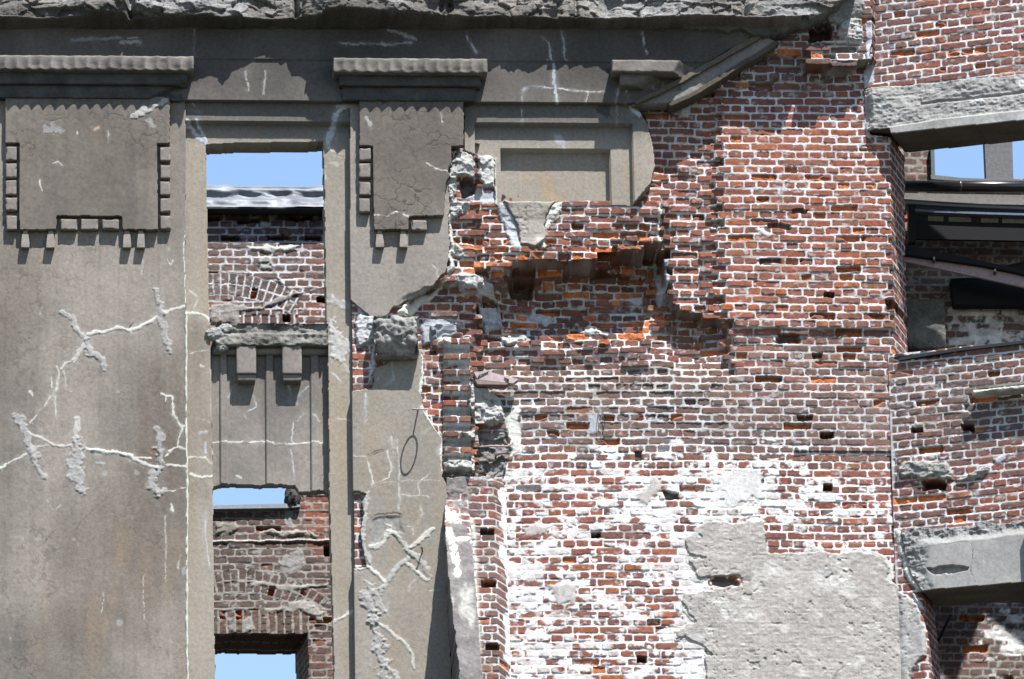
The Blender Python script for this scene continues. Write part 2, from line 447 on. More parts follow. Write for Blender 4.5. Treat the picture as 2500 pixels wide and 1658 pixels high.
        H[m] = np.where(w > .02, H[m]*(1-w)+np.maximum(hh, H[m]-.03)*w if typ != 'abs' else H[m]*(1-w)+hh*w, H[m])
        cl = np.asarray(colr)*(1+.25*n*.5+.15*fbm(S_*30, Z_*30, 2, 5))[:, None]
        C[m] = mixc(C[m], np.clip(cl, .02, .85), ss(.1, .5, w)*(1-.45*ss(.25, .55, fbm(S_*8, Z_*16, 3, sd+30))*(typ == 'mix')))
    for poly, hgt, colr, jit in plasters:
        wu2 = G.u+jit*fbm(s*6, z*6, 5, sd+35)+4*fbm(s*28, z*28, 2, 3); wv2 = G.v+jit*fbm(s*6, z*6, 5, sd+36)+4*fbm(s*28, z*28, 2, 4)
        d = sdp(wu2, wv2, poly)
        m = d > 0
        pit = ss(.30, .42, fbm(s*20, z*20, 2, sd+38))*ss(.1, .4, fbm(s*5, z*5, 2, 39))+.6*ss(.38, .46, fbm(s*44, z*40, 2, sd+68))*ss(0, .3, fbm(s*3, z*3, 2, 69))
        hh = Dm+hgt*ss(0, 3, d)+.004*fbm(s*13, z*15, 4, sd+37)+.003*ridged(s*18, z*30, 3, 44)-.008*pit
        H = np.where(m, np.maximum(hh, Dm+.002), H)
        cl = np.asarray(colr)*(1+.13*fbm(s*3, z*3, 3, 45)+.12*fbm(s*22, z*26, 3, 46))[..., None]
        cl = cl*(1+.22*fbm(s*1.3, z*1.1, 4, 48)+.10*fbm(s*7, z*1.6, 3, 49))[..., None]
        cl = mixc(cl, (.62, .60, .57), .55*ss(.15, .55, fbm(s*8, z*8, 4, 47)))
        hc, he = facets(s*2.2+.5*fbm(s*5, z*5, 3, 71), z*2.2+.5*fbm(s*5, z*5, 3, 72), 73)
        hl = (1-ss(.004, .02, he))*ss(.0, .3, fbm(s*1.5, z*1.5, 2, 74)); cl = mixc(cl, (.14, .13, .12), .6*hl)
        C = np.where(m[..., None], cl, C)
    for (hu, hv, hw, hh_, dp) in holes:
        d = np.maximum(np.abs(G.u-hu+max(3, .16*hw)*fbm(s*11, z*11, 3, 51))/(hw/2), np.abs(G.v-hv+max(3, .12*hw)*fbm(s*11, z*11, 3, 52))/(hh_/2))
        w = 1-ss(.8, 1.05, d)
        H = H-dp*w; C = mixc(C, (.10, .06, .045), w*.9)
    gz = np.abs(np.gradient(H, axis=0)); gx = np.abs(np.gradient(H, axis=1))
    w = ss(.016, .034, np.maximum(gz, gx*.8))
    if len(teeth): w = w*~inside(G.u, G.v, teeth[0][0])
    C = mixc(C, np.array([.15, .078, .055])*(1+.5*fbm(s*8, z*30, 3, sd+60))[..., None], w*(.75+.5*fbm(s*5, z*5, 2, sd+61)))
    return H, C

F0 = Fr((0, 0), 0.0)
GRID = .0065
def X(u, v, h=0.0): return F0.sz(u*1.05753, v*1.05753, h)[0]      # display px -> wall metres
def Zc(u, v, h=0.0): return F0.sz(u*1.05753, v*1.05753, h)[1]
facade = thing('ruined_facade', 'grey cement and broken brick facade with two empty window bays', 'building wall', (-1, 0, 0))
FA = facade
zF12 = Zc(600, 137.5, .14); zF2b = Zc(600, 233.3, .127); z3 = Zc(600, 281, .067)
x_pl = X(431, 900, .09); x_mp = X(811, 900, .09)

# --- frieze ---------------------------------------------------------------
REP_FR = [('a2', [(945, 220), (960, 290), (1010, 360)], .016, .003, C_BLU, .3), ('a2', [(1440, 220), (1500, 320), (1525, 410)], .018, .003, C_BLU, .3),
  ('a2', [(1590, 210), (1615, 410)], .013, .003, C_BLU, .3), ('a2', [(2145, 220), (2150, 330), (2190, 400)], .022, .004, C_BLU, .3),
  ('a2', [(1540, 430), (1545, 560), (1560, 690)], .026, .002, C_BLU, .4), ('a2', [(1330, 605), (1440, 590), (1540, 600), (1680, 607)], .012, .002, C_BLU, .3),
  ('a2', [(80, 300), (300, 310), (570, 298)], .022, .003, C_BLU*.7, .5), ('a2', [(400, 215), (500, 240), (610, 270)], .03, .003, C_BLU*.6, .6), ('a2', [(1325, 600), (1325, 690)], .012, .002, C_BLU, .2),
  ('a2', [(1760, 620), (1750, 690)], .012, .002, C_BLU, .2), ('a2', [(1580, 605), (1880, 618)], .008, .002, C_REP, .2), ('a2', [(1970, 600), (1960, 690)], .014, .002, C_BLU, .2), ('a2', [(2030, 600), (2020, 690)], .02, .002, C_BLU, .3),
  ('a1', [(820, 295), (950, 290)], .03, .008, C_LUMP, .4), ('a1', [(480, 265), (820, 262)], .03, .002, C_BLU*.55, .5), ('a1', [(870, 262), (940, 258)], .02, .006, C_LUMP, .3),
  ('a1', [(1680, 470), (1690, 600)], .03, .004, C_LUMP*.9, .7), ('a1', [(1640, 540), (1720, 560), (1800, 530)], .012, -.006, C_GRIME_SHADE, .8), ('a1', [(1800, 480), (1795, 640)], .016, .002, C_LUMP*.9, .6), ('a1', [(1320, 200), (1320, 380)], .012, .001, C_BLU*.5, .3)]
def f_frieze(G):
    H = np.where(G.z > zF12+.002*fbm(G.s*5, G.z*0, 2, 3), .142, .127)
    C = cem(G, 1, .66)*.62  # grime, plus extra darkening so the shaded frieze reads deeper
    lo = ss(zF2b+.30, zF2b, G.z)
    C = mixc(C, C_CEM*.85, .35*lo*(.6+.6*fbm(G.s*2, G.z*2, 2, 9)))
    H = H+.0025*fbm(G.s*6, G.z*6, 3, 4)
    strokes(G, H, C, REP_FR)
    P = D((-300, 30), (1800, 30), (1752, 78), (1560, 187), (1463, 240), (-300, 300))
    m = (G.z > zF2b) & inside(G.u+5*fbm(G.s*14, G.z*14, 2, 7), G.v, P)
    m &= ~((G.z < zF12) & (G.z > zF12-.012) & False)
    return H, m, C
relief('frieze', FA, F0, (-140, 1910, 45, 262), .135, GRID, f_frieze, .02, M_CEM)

# --- broken main cornice -------------------------------------------------
def f_corn(G):
    s, z = G.s, G.z
    v = G.v + 4*fbm(s*3, z*3, 3, 10) + 10*fbm(s*1.3, 0*z, 3, 20)*ss(64, 50, G.v)
    H = np.interp(v, [-120, -20, 20, 46, 53, 57, 60, 63, 66], [.30, .33, .36, .37, .365, .32, .25, .19, .14])
    big, ed = facets(s*2.6+.5*fbm(s*4, z*4, 2, 1), z*4.2, 11, 1.3)
    sml, ed2 = facets(s*8+.5*fbm(s*9, z*9, 2, 1), z*10, 12, 1.2)
    up = ss(60, 48, G.v)
    pale = np.interp(G.u, [-150, 300, 322, 440, 470, 515, 540, 720, 745, 1150, 1180, 1400, 1440, 1720, 2100], [.25, .2, 1, .9, .3, .4, 1, 1, .15, .2, .35, .35, 1, 1, 1])  # stretches where light catches the broken edge: set back and coloured paler
    tip = .13*fbm(s*1.5, 0*z, 4, 13)
    right = ss(1560, 1760, G.u)
    H = H + up*(tip+.060*big+.024*sml+.014*ridged(s*16, z*22, 3, 24)+.04*fbm(s*6, z*7, 4, 14)) + (1-up)*.02*fbm(s*7, z*9, 3, 15)
    H += right*.05 - .085*pale*up
    for gu, gw, gd in ((318, 9, .22), (722, 6, .10), (1405, 5, .06), (1815, 7, .06), (1075, 5, .05), (480, 22, .05), (690, 24, .06), (1480, 20, .07)):
        H -= gd*np.exp(-((G.u-gu)/gw)**2)*ss(62, 40, G.v)
    H = np.maximum(H, .13)
    C = cem(G, 3, .55)
    dirt_shade = ss(18, 50, v+26*fbm(s*2.2, z*4, 4, 16)-14*right-22*(pale-.3))
    C = mixc(C, np.array([.215, .212, .205]), (1-dirt_shade)*ss(-.1, .3, fbm(s*1.7, z*2.5, 3, 17)+.2*big+.2*right+.35*(pale-.4)))
    C = mixc(C, (.075, .07, .062), .75*dirt_shade)  # grime, and shade painted into the undercut face
    C = C*(1+.25*sml+.22*fbm(s*25, z*25, 3, 18))[..., None]
    vb = np.interp(G.u, [-200, 1640, 1700, 1806, 1840, 1900, 1945, 2015, 2066, 2120], [66, 66, 70, 72, 84, 82, 60, 34, 6, -30])
    m = G.v < vb + (7*right+2)*fbm(s*9, 0*z, 3, 19)
    return H, m, np.clip(C, .02, .8)
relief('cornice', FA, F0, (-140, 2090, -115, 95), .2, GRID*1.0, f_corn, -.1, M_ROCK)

# --- raking moulding where the cornice broke away -------------------------
def strip(name, pts, h0, h1, col, mat=M_CEM, par=FA):
    poly = F0.poly(D(*pts), h1)
    xs = [p[0] for p in K('d', pts)]; ys = [p[1] for p in K('d', pts)]
    def fn(G):
        m = inside(G.u+3*fbm(G.s*12, G.z*12, 3, 5), G.v+3*fbm(G.s*12, G.z*12, 3, 6), D(*pts))
        H = h1+.006*fbm(G.s*9, G.z*9, 3, 7); C = cem(G, 8, .35); C = C*np.asarray(col)
        return H, m, C
    return relief(name, par, F0, (min(xs)-8, max(xs)+8, min(ys)-8, max(ys)+8), h1, GRID, fn, h0, mat)
strip('raking_fillet', [(1758, 72), (1560, 184), (1462, 234), (1470, 243), (1566, 196), (1768, 82)], .0, .165, (.75, .68, .6))
strip('raking_moulding', [(1768, 80), (1566, 194), (1450, 246), (1552, 236), (1600, 214), (1790, 96)], -.05, .12, (1.25, 1.3, 1.35))
strip('raking_fillet', [(1790, 93), (1600, 211), (1540, 240), (1552, 248), (1612, 218), (1800, 102)], -.05, .15, (.55, .5, .45))

# --- stepped slabs over the panels ---------------------------------------
def slab(name, u0, u1, vt, vb, h, flute, seed, cut=None, col=None, hb=.10, dv=0):
    zt = Zc((u0+u1)/2, vt, h); zb = Zc((u0+u1)/2, vb, h)
    s0, s1 = X(u0, vb, h), X(u1, vb, h)
    def fn(Xv, sgn):
        fr_ = sgn[:, 1] > 0
        if flute:
            t = np.mod(Xv[:, 0]+.02, .0985)/.0985
            Xv[:, 1] -= np.clip((Xv[:, 1]-hb)/(h-hb), 0, 1)**2*(.35+.65*ss(zt, zb, Xv[:, 2]))*(.030*np.sin(math.pi*t) + .010*np.maximum(0, fbm(Xv[:, 0]*5, Xv[:, 2]*20, 3, seed)))
        if cut is not None:
            d = cut(Xv[:, 0], Xv[:, 2]); Xv[:, 1] = np.where(d > 0, np.minimum(Xv[:, 1], h-np.clip(d*1.6, 0, h-.128)+.012*fbm(Xv[:, 0]*22, Xv[:, 2]*22, 3, seed)*(d > .01)), Xv[:, 1])
        return Xv
    return rbox(name, (s0, hb, zb), (s1, h, zt), (C_CEM*.62+C_GRIME_SHADE*.3) if col is None else col, M_CEM, FA, .011, .003, .012, seed, fn=fn, cvar=.4)
cutL = lambda s, z: (s-(X(330, 230, .2)+ (z-Zc(330, 230, .2))*1.9))*.5
slab('moulded_slab', -90, 447.5, 127, 158.5, .325, True, 1)
slab('moulded_slab', -90, 433, 160, 193.5, .225, False, 2, cutL, C_GRIME_SHADE*0.95)  # shade under the top slab put into the lower slabs' colour
slab('moulded_slab', -90, 420, 194, 226, .18, False, 3, cutL, C_GRIME_SHADE*0.95)
slab('moulded_slab', 770, 1126, 133.5, 165, .325, True, 4)
slab('moulded_slab', 783, 1111, 166, 198, .225, False, 5, None, C_GRIME_SHADE*.9)  # middle pair painted with the same shade under its top slab
slab('moulded_slab', 790, 1098, 199, 232.5, .18, False, 6, None, C_GRIME_SHADE*.9)
cutR = lambda s, z: (s-X(1562, 150, .3)+ .5*(Zc(1585, 150, .3)-z))
cutR2 = lambda s, z: (s-X(1478, 190, .2)+ 1.4*(Zc(1500, 190, .2)-z))*.7
slab('moulded_slab', 1413, 1606, 138, 166, .30, False, 7, cutR, C_CEM*.62)
slab('moulded_slab', 1432, 1575, 168, 197, .24, False, 8, cutR2, C_CEM*.6)

# --- pilasters -------------------------------------------------------------
W_ = C_REP
ST_L = [('b1', [(590, 735), (700, 720), (800, 705), (900, 715), (980, 680), (1070, 630)], .034, .018, W_, .4),
 ('b1', [(1110, 600), (1180, 565), (1250, 550)], .026, .012, W_, .35), ('b1', [(440, 590), (490, 650), (545, 740), (590, 775)], .058, .022, C_LUMP, .55),
 ('b1', [(580, 780), (640, 870), (690, 920), (715, 965)], .062, .022, C_LUMP, .55), ('b1', [(575, 790), (530, 870), (500, 910)], .055, .012, W_*.85, .5),
 ('b1', [(500, 905), (440, 940), (415, 975)], .022, .010, W_*.9, .3), ('b1', [(1055, 430), (1075, 520), (1090, 600), (1110, 680), (1130, 790), (1155, 850)], .064, .024, C_LUMP, .6),
 ('b1', [(390, 960), (400, 1000), (375, 1130), (350, 1160), (270, 1250), (195, 1345)], .018, .006, W_*.9, .4), ('b1', [(345, 1040), (350, 1110)], .011, .003, W_, .2),
 ('b1', [(430, 990), (445, 1060), (435, 1125), (485, 1125)], .011, .005, W_*.9, .3), ('b1', [(365, 1170), (380, 1320)], .014, .005, W_*.9, .3),
 ('b1', [(120, 1300), (160, 1380), (200, 1480), (240, 1580)], .066, .020, C_LUMP, .6), ('c1', [(200, 0), (250, 110), (300, 190)], .048, .02, C_LUMP, .5),
 ('b1', [(190, 1400), (290, 1450), (350, 1490), (410, 1497), (480, 1492)], .024, .012, W_*.92, .4), ('b1', [(230, 1505), (330, 1500)], .016, .008, W_*.9, .3), ('b1', [(215, 1345), (285, 1395)], .010, .004, W_*.9, .2),
 ('b1', [(530, 1310), (530, 1400), (518, 1468)], .058, .012, W_*.85, .5), ('b1', [(590, 1515), (700, 1530), (800, 1545), (900, 1570)], .030, .014, W_, .35),
 ('c1', [(600, 0), (750, 20), (860, 35), (920, 65), (1000, 110), (1060, 122)], .034, .016, W_, .4), ('c1', [(900, 55), (1030, 55)], .022, .012, W_, .3),
 ('c1', [(525, -20), (520, 80), (505, 150), (545, 240)], .128, .020, C_LUMP, .7), ('b1', [(1080, 1380), (1090, 1450), (1080, 1540)], .062, .018, C_LUMP*.95, .6),
 ('c1', [(1085, -10), (1085, 120), (1050, 210), (1070, 300)], .086, .022, C_LUMP, .7), ('c1', [(1020, 260), (1075, 300), (1110, 280)], .07, .018, C_LUMP, .6),
 ('c1', [(1130, 108), (1200, 118), (1280, 115)], .028, .014, W_, .3), ('c1', [(1125, 45), (1170, 10)], .02, .008, W_, .3), ('b1', [(1150, 1540), (1200, 1515), (1280, 1525)], .020, .008, W_, .3),
 ('b1', [(1090, 1140), (1130, 1160), (1170, 1170), (1175, 1280), (1215, 1340), (1240, 1380), (1215, 1450), (1205, 1510)], .018, .008, W_, .4), ('b1', [(1130, 1160), (1120, 1190)], .012, .004, W_, .3), ('b1', [(1215, 1345), (1275, 1370)], .012, .004, W_, .3),
 ('c1', [(0, 120), (60, 95), (180, 25)], .024, .012, W_, .4), ('c1', [(-40, 140), (0, 118)], .024, .012, W_, .4), ('c1', [(1130, 290), (1200, 275), (1270, 255)], .010, .005, W_, .3),
 ('c1', [(1120, 450), (1130, 900)], .005, .001, W_*.9, .1), ('c1', [(978, 845), (985, 1145)], .005, .001, W_*.9, .1), ('c1', [(698, 980), (695, 1100)], .005, .001, W_*.9, .1),
 ('b1', [(1248, 30), (1255, 530)], .005, .002, W_*1.2, .1), 
 
 ('b1', [(1140, 230), (1160, 270), (1175, 240)], .012, .003, W_*.9, .4), ('b1', [(965, 240), (965, 330)], .009, .002, W_*.8, .4), ('b1', [(205, 1130), (220, 1160)], .024, .004, W_, .5),
 ('c1', [(315, 350), (340, 400), (380, 415), (412, 380)], .009, .003, W_*.9, .3), ('c1', [(1160, 370), (1165, 405)], .025, .002, W_*1.1, .5), ('c1', [(1235, 720), (1210, 800)], .02, .003, W_*.85, .5), ('c1', [(660, 100), (710, 95)], .03, .006, C_LUMP, .5),
 ('c1', [(790, 265), (540, 500), (510, 545)], .006, -.003, (.12, .095, .075), .4), ('c1', [(380, 535), (240, 670)], .005, -.002, (.13, .10, .08), .3), ('c1', [(270, 540), (225, 615)], .005, -.002, (.14, .11, .09), .3), ('b1', [(905, 665), (880, 690)], .014, -.002, (.10, .08, .065), .3), ('b1', [(1215, 985), (1120, 1080), (1030, 1160)], .012, -.001, (.13, .105, .085), .6), ('b1', [(1080, 1030), (1040, 1090)], .01, -.001, (.12, .10, .08), .4)]
def f_lpil(G):
    H = .09+.004*fbm(G.s*1.6, G.z*1.6, 3, 31)+.0012*fbm(G.s*20, G.z*20, 2, 32)
    C = cem(G, 5)*np.array([1.0, .985, .965])
    br = field(G.u+25*fbm(G.s*3, G.z*1.5, 3, 33), G.v, 0, [(D((330, 840), (425, 800), (430, 1150), (330, 1190), (300, 1000)), .55, 90), (D((150, 1130), (360, 1090), (350, 1480), (120, 1500)), .5, 150), (D((-60, 620), (140, 600), (60, 800), (-60, 900)), .32, 120)])
    C = mixc(C, (.125, .095, .072), np.clip(br*(.75+.7*fbm(G.s*11, G.z*2.2, 4, 34)), 0, .8))
    C = mixc(C, (.30, .215, .14), .35*ss(.1, .5, fbm(G.s*4, G.z*1.2, 3, 35))*field(G.u, G.v, 0, [(D((150, 1230), (440, 1200), (440, 1560), (60, 1560)), 1, 160)]))
    rust = np.exp(-((G.u-369)/4)**2)*ss(1085, 1100, G.v)*ss(1125, 1105, G.v)
    C = mixc(C, (.25, .07, .03), .8*rust)
    cracks(G, C, H, .32, 3.6, 3)
    sc = ss(.62, .70, fbm(G.s*7, G.z*7, 3, 38)); C = mixc(C, C_LUMP, .6*sc)
    strokes(G, H, C, ST_L)
    wob = .003*fbm(G.z*7, G.z*0, 3, 36)
    m = (G.s < x_pl+wob) & (G.z < zF2b+.02)
    return H, m, C
relief('pilaster', FA, F0, (-140, 480, 225, 1760), .09, GRID, f_lpil, -.05, M_CEM)

C_UP = K('b2', [(150, -900), (830, -900), (840, -300), (825, 0), (828, 180), (800, 330), (730, 390), (560, 500), (445, 560), (390, 615), (300, 632), (165, 520), (150, 500)])
ST_M = [('a2', [(320, 1465), (400, 1470), (460, 1435), (550, 1470)], .012, .004, C_REP*1.1, .3), ('b2', [(700, 275), (735, 300), (740, 350), (770, 380)], .018, .006, C_REP, .5)]
def f_mup(G):
    H = .09+.003*fbm(G.s*2, G.z*2, 3, 41)+.0012*fbm(G.s*20, G.z*20, 2, 42)
    C = cem(G, 7); C = mixc(C, C_CEM*1.05, np.full(G.s.shape, .35))
    strokes(G, H, C, ST_M)
    j = 5*fbm(G.s*15, G.z*15, 3, 43)*ss(X(835, 600), X(870, 600), G.s)
    d = sdp(G.u+j, G.v+j, C_UP)
    # render broken through its coats along the edge
    low = ss(12, 3, d)*(G.v > 700)*ss(960, 1010, G.u)
    H = H-.028*low; C = mixc(C, C_LUMP*.8, .8*low)
    m = (d > 0) & (G.z < zF2b+.02) & (G.s > x_mp+.002*fbm(G.z*8, G.z*0, 2, 4))
    return H, m, C
relief('pilaster', FA, F0, (840, 1120, 230, 800), .09, GRID, f_mup, -.0, M_CEM)

P_LOW = K('b2', [(150, 1140), (172, 1132), (300, 1095), (312, 1000), (335, 955), (380, 935), (420, 920), (480, 850), (640, 840), (652, 1000), (640, 1150), (662, 1260), (722, 1370), (775, 1440), (778, 1560)]) + \
        K('c2', [(778, 180), (812, 240), (830, 1200), (850, 1700), (150, 1700)])
P_GAP = K('c2', [(140, 285), (182, 278), (262, 300), (228, 360), (248, 450), (218, 540), (228, 640), (252, 720), (262, 800), (190, 806), (140, 800)])
ST_ML = [('c2', [(415, 520), (500, 620), (560, 690), (640, 765), (690, 835)], .056, .026, C_LUMP*1.1, .5), ('c2', [(715, 535), (640, 600), (570, 660)], .042, .022, C_REP*.95, .4),
 ('c2', [(545, 735), (440, 840), (395, 915), (345, 975)], .048, .024, C_LUMP*1.15, .45), ('c2', [(540, 780), (610, 840), (680, 880)], .040, .022, C_REP*.9, .4), ('c2', [(195, 810), (270, 803), (330, 845), (385, 900)], .034, .020, C_REP, .35),
 ('c2', [(290, 950), (265, 1010), (320, 1100), (330, 1180)], .12, .028, C_LUMP, .75), ('c2', [(310, 1150), (325, 1280), (350, 1380), (400, 1490), (440, 1600), (470, 1700)], .115, .028, C_LUMP, .75), ('c2', [(330, 1000), (370, 1110)], .06, .02, C_LUMP, .6),
 ('c2', [(350, 1180), (430, 1230), (520, 1310), (565, 1390), (585, 1480)], .032, .016, C_REP*.9, .4), ('c2', [(425, 560), (400, 600), (370, 655), (305, 668)], .05, .02, C_REP*.9, .5), ('c2', [(400, 1460), (480, 1550), (520, 1650)], .05, .022, C_LUMP*1.1, .5), ('c2', [(380, 1440), (440, 1425)], .03, .016, C_LUMP, .5),
 ('c2', [(250, 300), (262, 420), (232, 540), (245, 660), (290, 770)], .05, .022, C_LUMP*1.15, .6), ('c2', [(290, 470), (340, 440), (510, 440)], .012, -.014, (.12, .11, .10), .6),
 ('c2', [(275, 50), (300, 160), (305, 240)], .015, .004, W_, .3), ('c2', [(400, 10), (430, 110), (415, 190), (300, 240)], .014, .004, W_, .3), ('c2', [(470, -60), (485, 200), (490, 420)], .016, .004, W_*.85, .4), ('c2', [(500, 300), (620, 312), (690, 320)], .010, .003, W_*.85, .3),
 ('c2', [(610, 230), (630, 380), (650, 430), (580, 550)], .011, .003, W_*.85, .4), ('c2', [(310, 230), (480, 215), (690, 208), (760, 215)], .009, .003, W_*.85, .3), ('c2', [(695, 150), (610, 232)], .014, .003, W_*.85, .3), ('c2', [(270, 45), (380, 10)], .010, -.004, (.10, .09, .08), .3), ('c2', [(180, 45), (270, 42)], .012, .003, W_*.8, .3), ('c2', [(530, 525), (580, 530), (590, 570)], .010, .003, W_*.85, .3),
 ('c2', [(520, 960), (515, 1000), (450, 985)], .010, .003, W_*.8, .3), ('c2', [(590, 880), (545, 970)], .012, .003, W_*.8, .3), ('c2', [(410, 1020), (395, 1100)], .010, .003, W_*.8, .3), ('c2', [(350, 470), (380, 500), (520, 570)], .008, -.005, (.14, .12, .10), .4), ('c2', [(690, 960), (780, 950)], .012, .003, W_*.8, .3),
 ('b2', [(650, 850), (655, 1000), (640, 1150)], .040, .010, C_REP*1.15, .5), ('b2', [(640, 1230), (700, 1330), (780, 1450), (782, 1560)], .030, .012, C_REP*1.2, .3), ('c2', [(775, 0), (782, 150)], .03, .012, C_REP*1.2, .3),
 ('b2', [(440, 930), (455, 1040), (400, 1090)], .014, .001, C_BLU, .3), ('b2', [(265, 1150), (262, 1330)], .022, .001, C_BLU, .4), ('b2', [(430, 1440), (445, 1560)], .018, .003, W_*.85, .4), ('b2', [(380, 960), (320, 1090)], .02, .008, C_LUMP, .5), ('b2', [(175, 1132), (300, 1098)], .014, .006, C_REP*1.2, .2), ('b2', [(280, 1550), (380, 1525)], .012, -.004, (.12, .11, .10), .3), ('b2', [(650, 1410), (700, 1385)], .010, .003, W_*.8, .3)]
def f_mlow(G):
    H = .09+.004*fbm(G.s*2, G.z*2, 3, 51)+.0012*fbm(G.s*20, G.z*20, 2, 52)
    C = cem(G, 9); C = mixc(C, np.array([.335, .298, .245]), np.full(G.s.shape, .5))
    C = mixc(C, (.30, .225, .14), .28*ss(.05, .5, fbm(G.s*5, G.z*1.0, 3, 53)))
    patch = ss(0, 10, sdp(G.u+5*fbm(G.s*20, G.z*20, 3, 1), G.v, K('c2', [(280, 470), (340, 440), (500, 440), (525, 580), (420, 560), (330, 650), (280, 660)])))
    H = H-.012*patch+.004*patch*fbm(G.s*30, G.z*30, 3, 5); C = mixc(C, C_LUMP*.72, .8*patch)
    strokes(G, H, C, ST_ML)
    j = 5*fbm(G.s*15, G.z*15, 3, 54)
    m = inside(G.u+j, G.v+j, P_LOW) & ~inside(G.u+j, G.v+j, P_GAP) & (G.s > x_mp)
    return H, m, C
relief('pilaster', FA, F0, (845, 1130, 830, 1760), .09, GRID, f_mlow, -.0, M_CEM)

# --- panels with dentils and drops ------------------------------------------
def panel(poly_d, seed, dent):
    pd = D(*poly_d)
    xs = [p[0] for p in pd]; ys = [p[1] for p in pd]
    def fn(G):
        H = .16+.003*fbm(G.s*2.4, G.z*2.4, 3, seed)+.0012*fbm(G.s*20, G.z*20, 2, seed+1)
        C = cem(G, seed, .22)*np.array([.80, .775, .745])
        cracks(G, C, H, 1.0 if seed > 62 else .6, 7.0, seed)
        ch = [('a1', [(310, 800), (370, 830), (430, 810)], .018, -.006, C_CEM2*.7, .6), ('a1', [(320, 850), (400, 900)], .07, -.006, C_LUMP*.75, .8), ('a1', [(1000, 800), (1060, 850)], .05, -.006, C_LUMP*.8, .8), ('a1', [(360, 1110), (400, 1095), (425, 1120)], .009, .003, W_, .3), ('a1', [(278, 1225), (290, 1300)], .014, .003, W_, .4), ('a1', [(730, 900), (742, 980)], .007, .002, W_*.9, .3), ('a1', [(640, 880), (665, 870)], .03, .001, (.42, .30, .22), .6), ('a1', [(520, 890), (518, 915)], .012, .003, W_, .3),
              ('a1', [(1120, 690), (1000, 745), (885, 780)], .05, .022, C_LUMP*1.1, .6), ('a2', [(670, 1100), (740, 1150), (830, 1168)], .013, .006, W_, .3), ('a2', [(760, 750), (775, 830)], .01, .004, W_*.9, .5), ('a2', [(320, 1465), (400, 1470), (460, 1435), (550, 1470)], .014, .005, C_REP*1.1, .3), ('a2', [(255, 790), (290, 850)], .03, .002, C_LUMP, .5)]
        strokes(G, H, C, ch)
        wob = 1.2*fbm(G.s*25, G.z*25, 2, 6)
        m = inside(G.u+wob, G.v+wob, pd)
        return H, m, C
    p = relief('relief_panel', FA, F0, (min(xs)-8, max(xs)+8, min(ys)-8, max(ys)+8), .16, GRID*.8, fn, .085, M_CEM)
    for i, (u0, u1, v0, v1) in enumerate(dent):
        q1, q2, q3, q4, q5 = [random.uniform(-.0045, .0045) for _ in range(5)]
        b = rbox('dentil', (X(u0, v1, .155)+q1, .085, Zc(u0, v1, .155)+q2), (X(u1, v1, .155)+q3, .153+q5, Zc(u0, v0, .155)+q4), C_CEM*.74, M_CEM, p, .010, .003, .018, 200+seed*9+i)
    return p
def cr(tag, x0, x1, y0, y1):
    a, b = K(tag, [(x0, y0), (x1, y1)]); q = 1.05753
    return (a[0]/q, b[0]/q, a[1]/q, b[1]/q)
dl = [cr('a1', 40, 112, y0, y1) for y0, y1 in ((992, 1086), (1106, 1204), (1224, 1318), (1342, 1431), (1460, 1555))]
dl += [cr('a1', 1090, 1158, y0, y1) for y0, y1 in ((997, 1090), (1116, 1208), (1230, 1325), (1345, 1438), (1465, 1556))]
dl += [cr('a1', x0, x1, 1488, 1556) for x0, x1 in ((410, 526), (550, 666), (692, 806))]
pl = panel([(12, 224), (392, 224), (393, 330), (363, 331), (365, 530), (283, 530), (281, 499), (131, 498), (131, 530), (45, 530), (44, 330), (12, 330)], 61, dl)
dm = [cr('a2', 216, 290, y0, y1) for y0, y1 in ((1005, 1092), (1112, 1206), (1230, 1322), (1347, 1440))] + [cr('a2', 572, 672, 1490, 1562)]
pm = panel([(829.5, 228), (1071, 228), (1071, 336), (1042, 337), (1042, 375), (1034, 396), (1040, 402), (1029, 425), (1027, 470), (1024, 498), (944, 499), (944, 530), (863, 530), (860, 337), (829.5, 336)], 63, dm)
def gutta(par, u, v0, v1, seed):
    h1 = .155; zt, zb = Zc(u, v0, h1), Zc(u, v1, h1); c = X(u, v1, h1)
    V = []; rows = [(zt+.03, .020, .135), (zt, .020, .135), (zt-.004, .026, .15), (zb+.03, .034, .155), (zb, .033, .155)]
    for z, w, h in rows:
        for sx, hh in ((-1, .085), (1, .085), (1, h), (-1, h)):
            k = .0025*random.uniform(-1, 1); V.append(F0.pt(np.array(c+sx*w+k), np.array(z+k), np.array(hh+k)))
    Fq = []
    for r in range(4):
        for i in range(4): a, b = r*4+i, r*4+(i+1) % 4; Fq.append((a, b, b+4, a+4))
    Fq.append((16, 17, 18, 19))
    mk('gutta', np.array(V), Fq, C_CEM*.9, M_CEM, par)
for u in (58.6, 117, 293.5, 325.5): gutta(pl, u, 539, 570.5, 1)
for u in (877, 932): gutta(pm, u, 539, 570, 2)

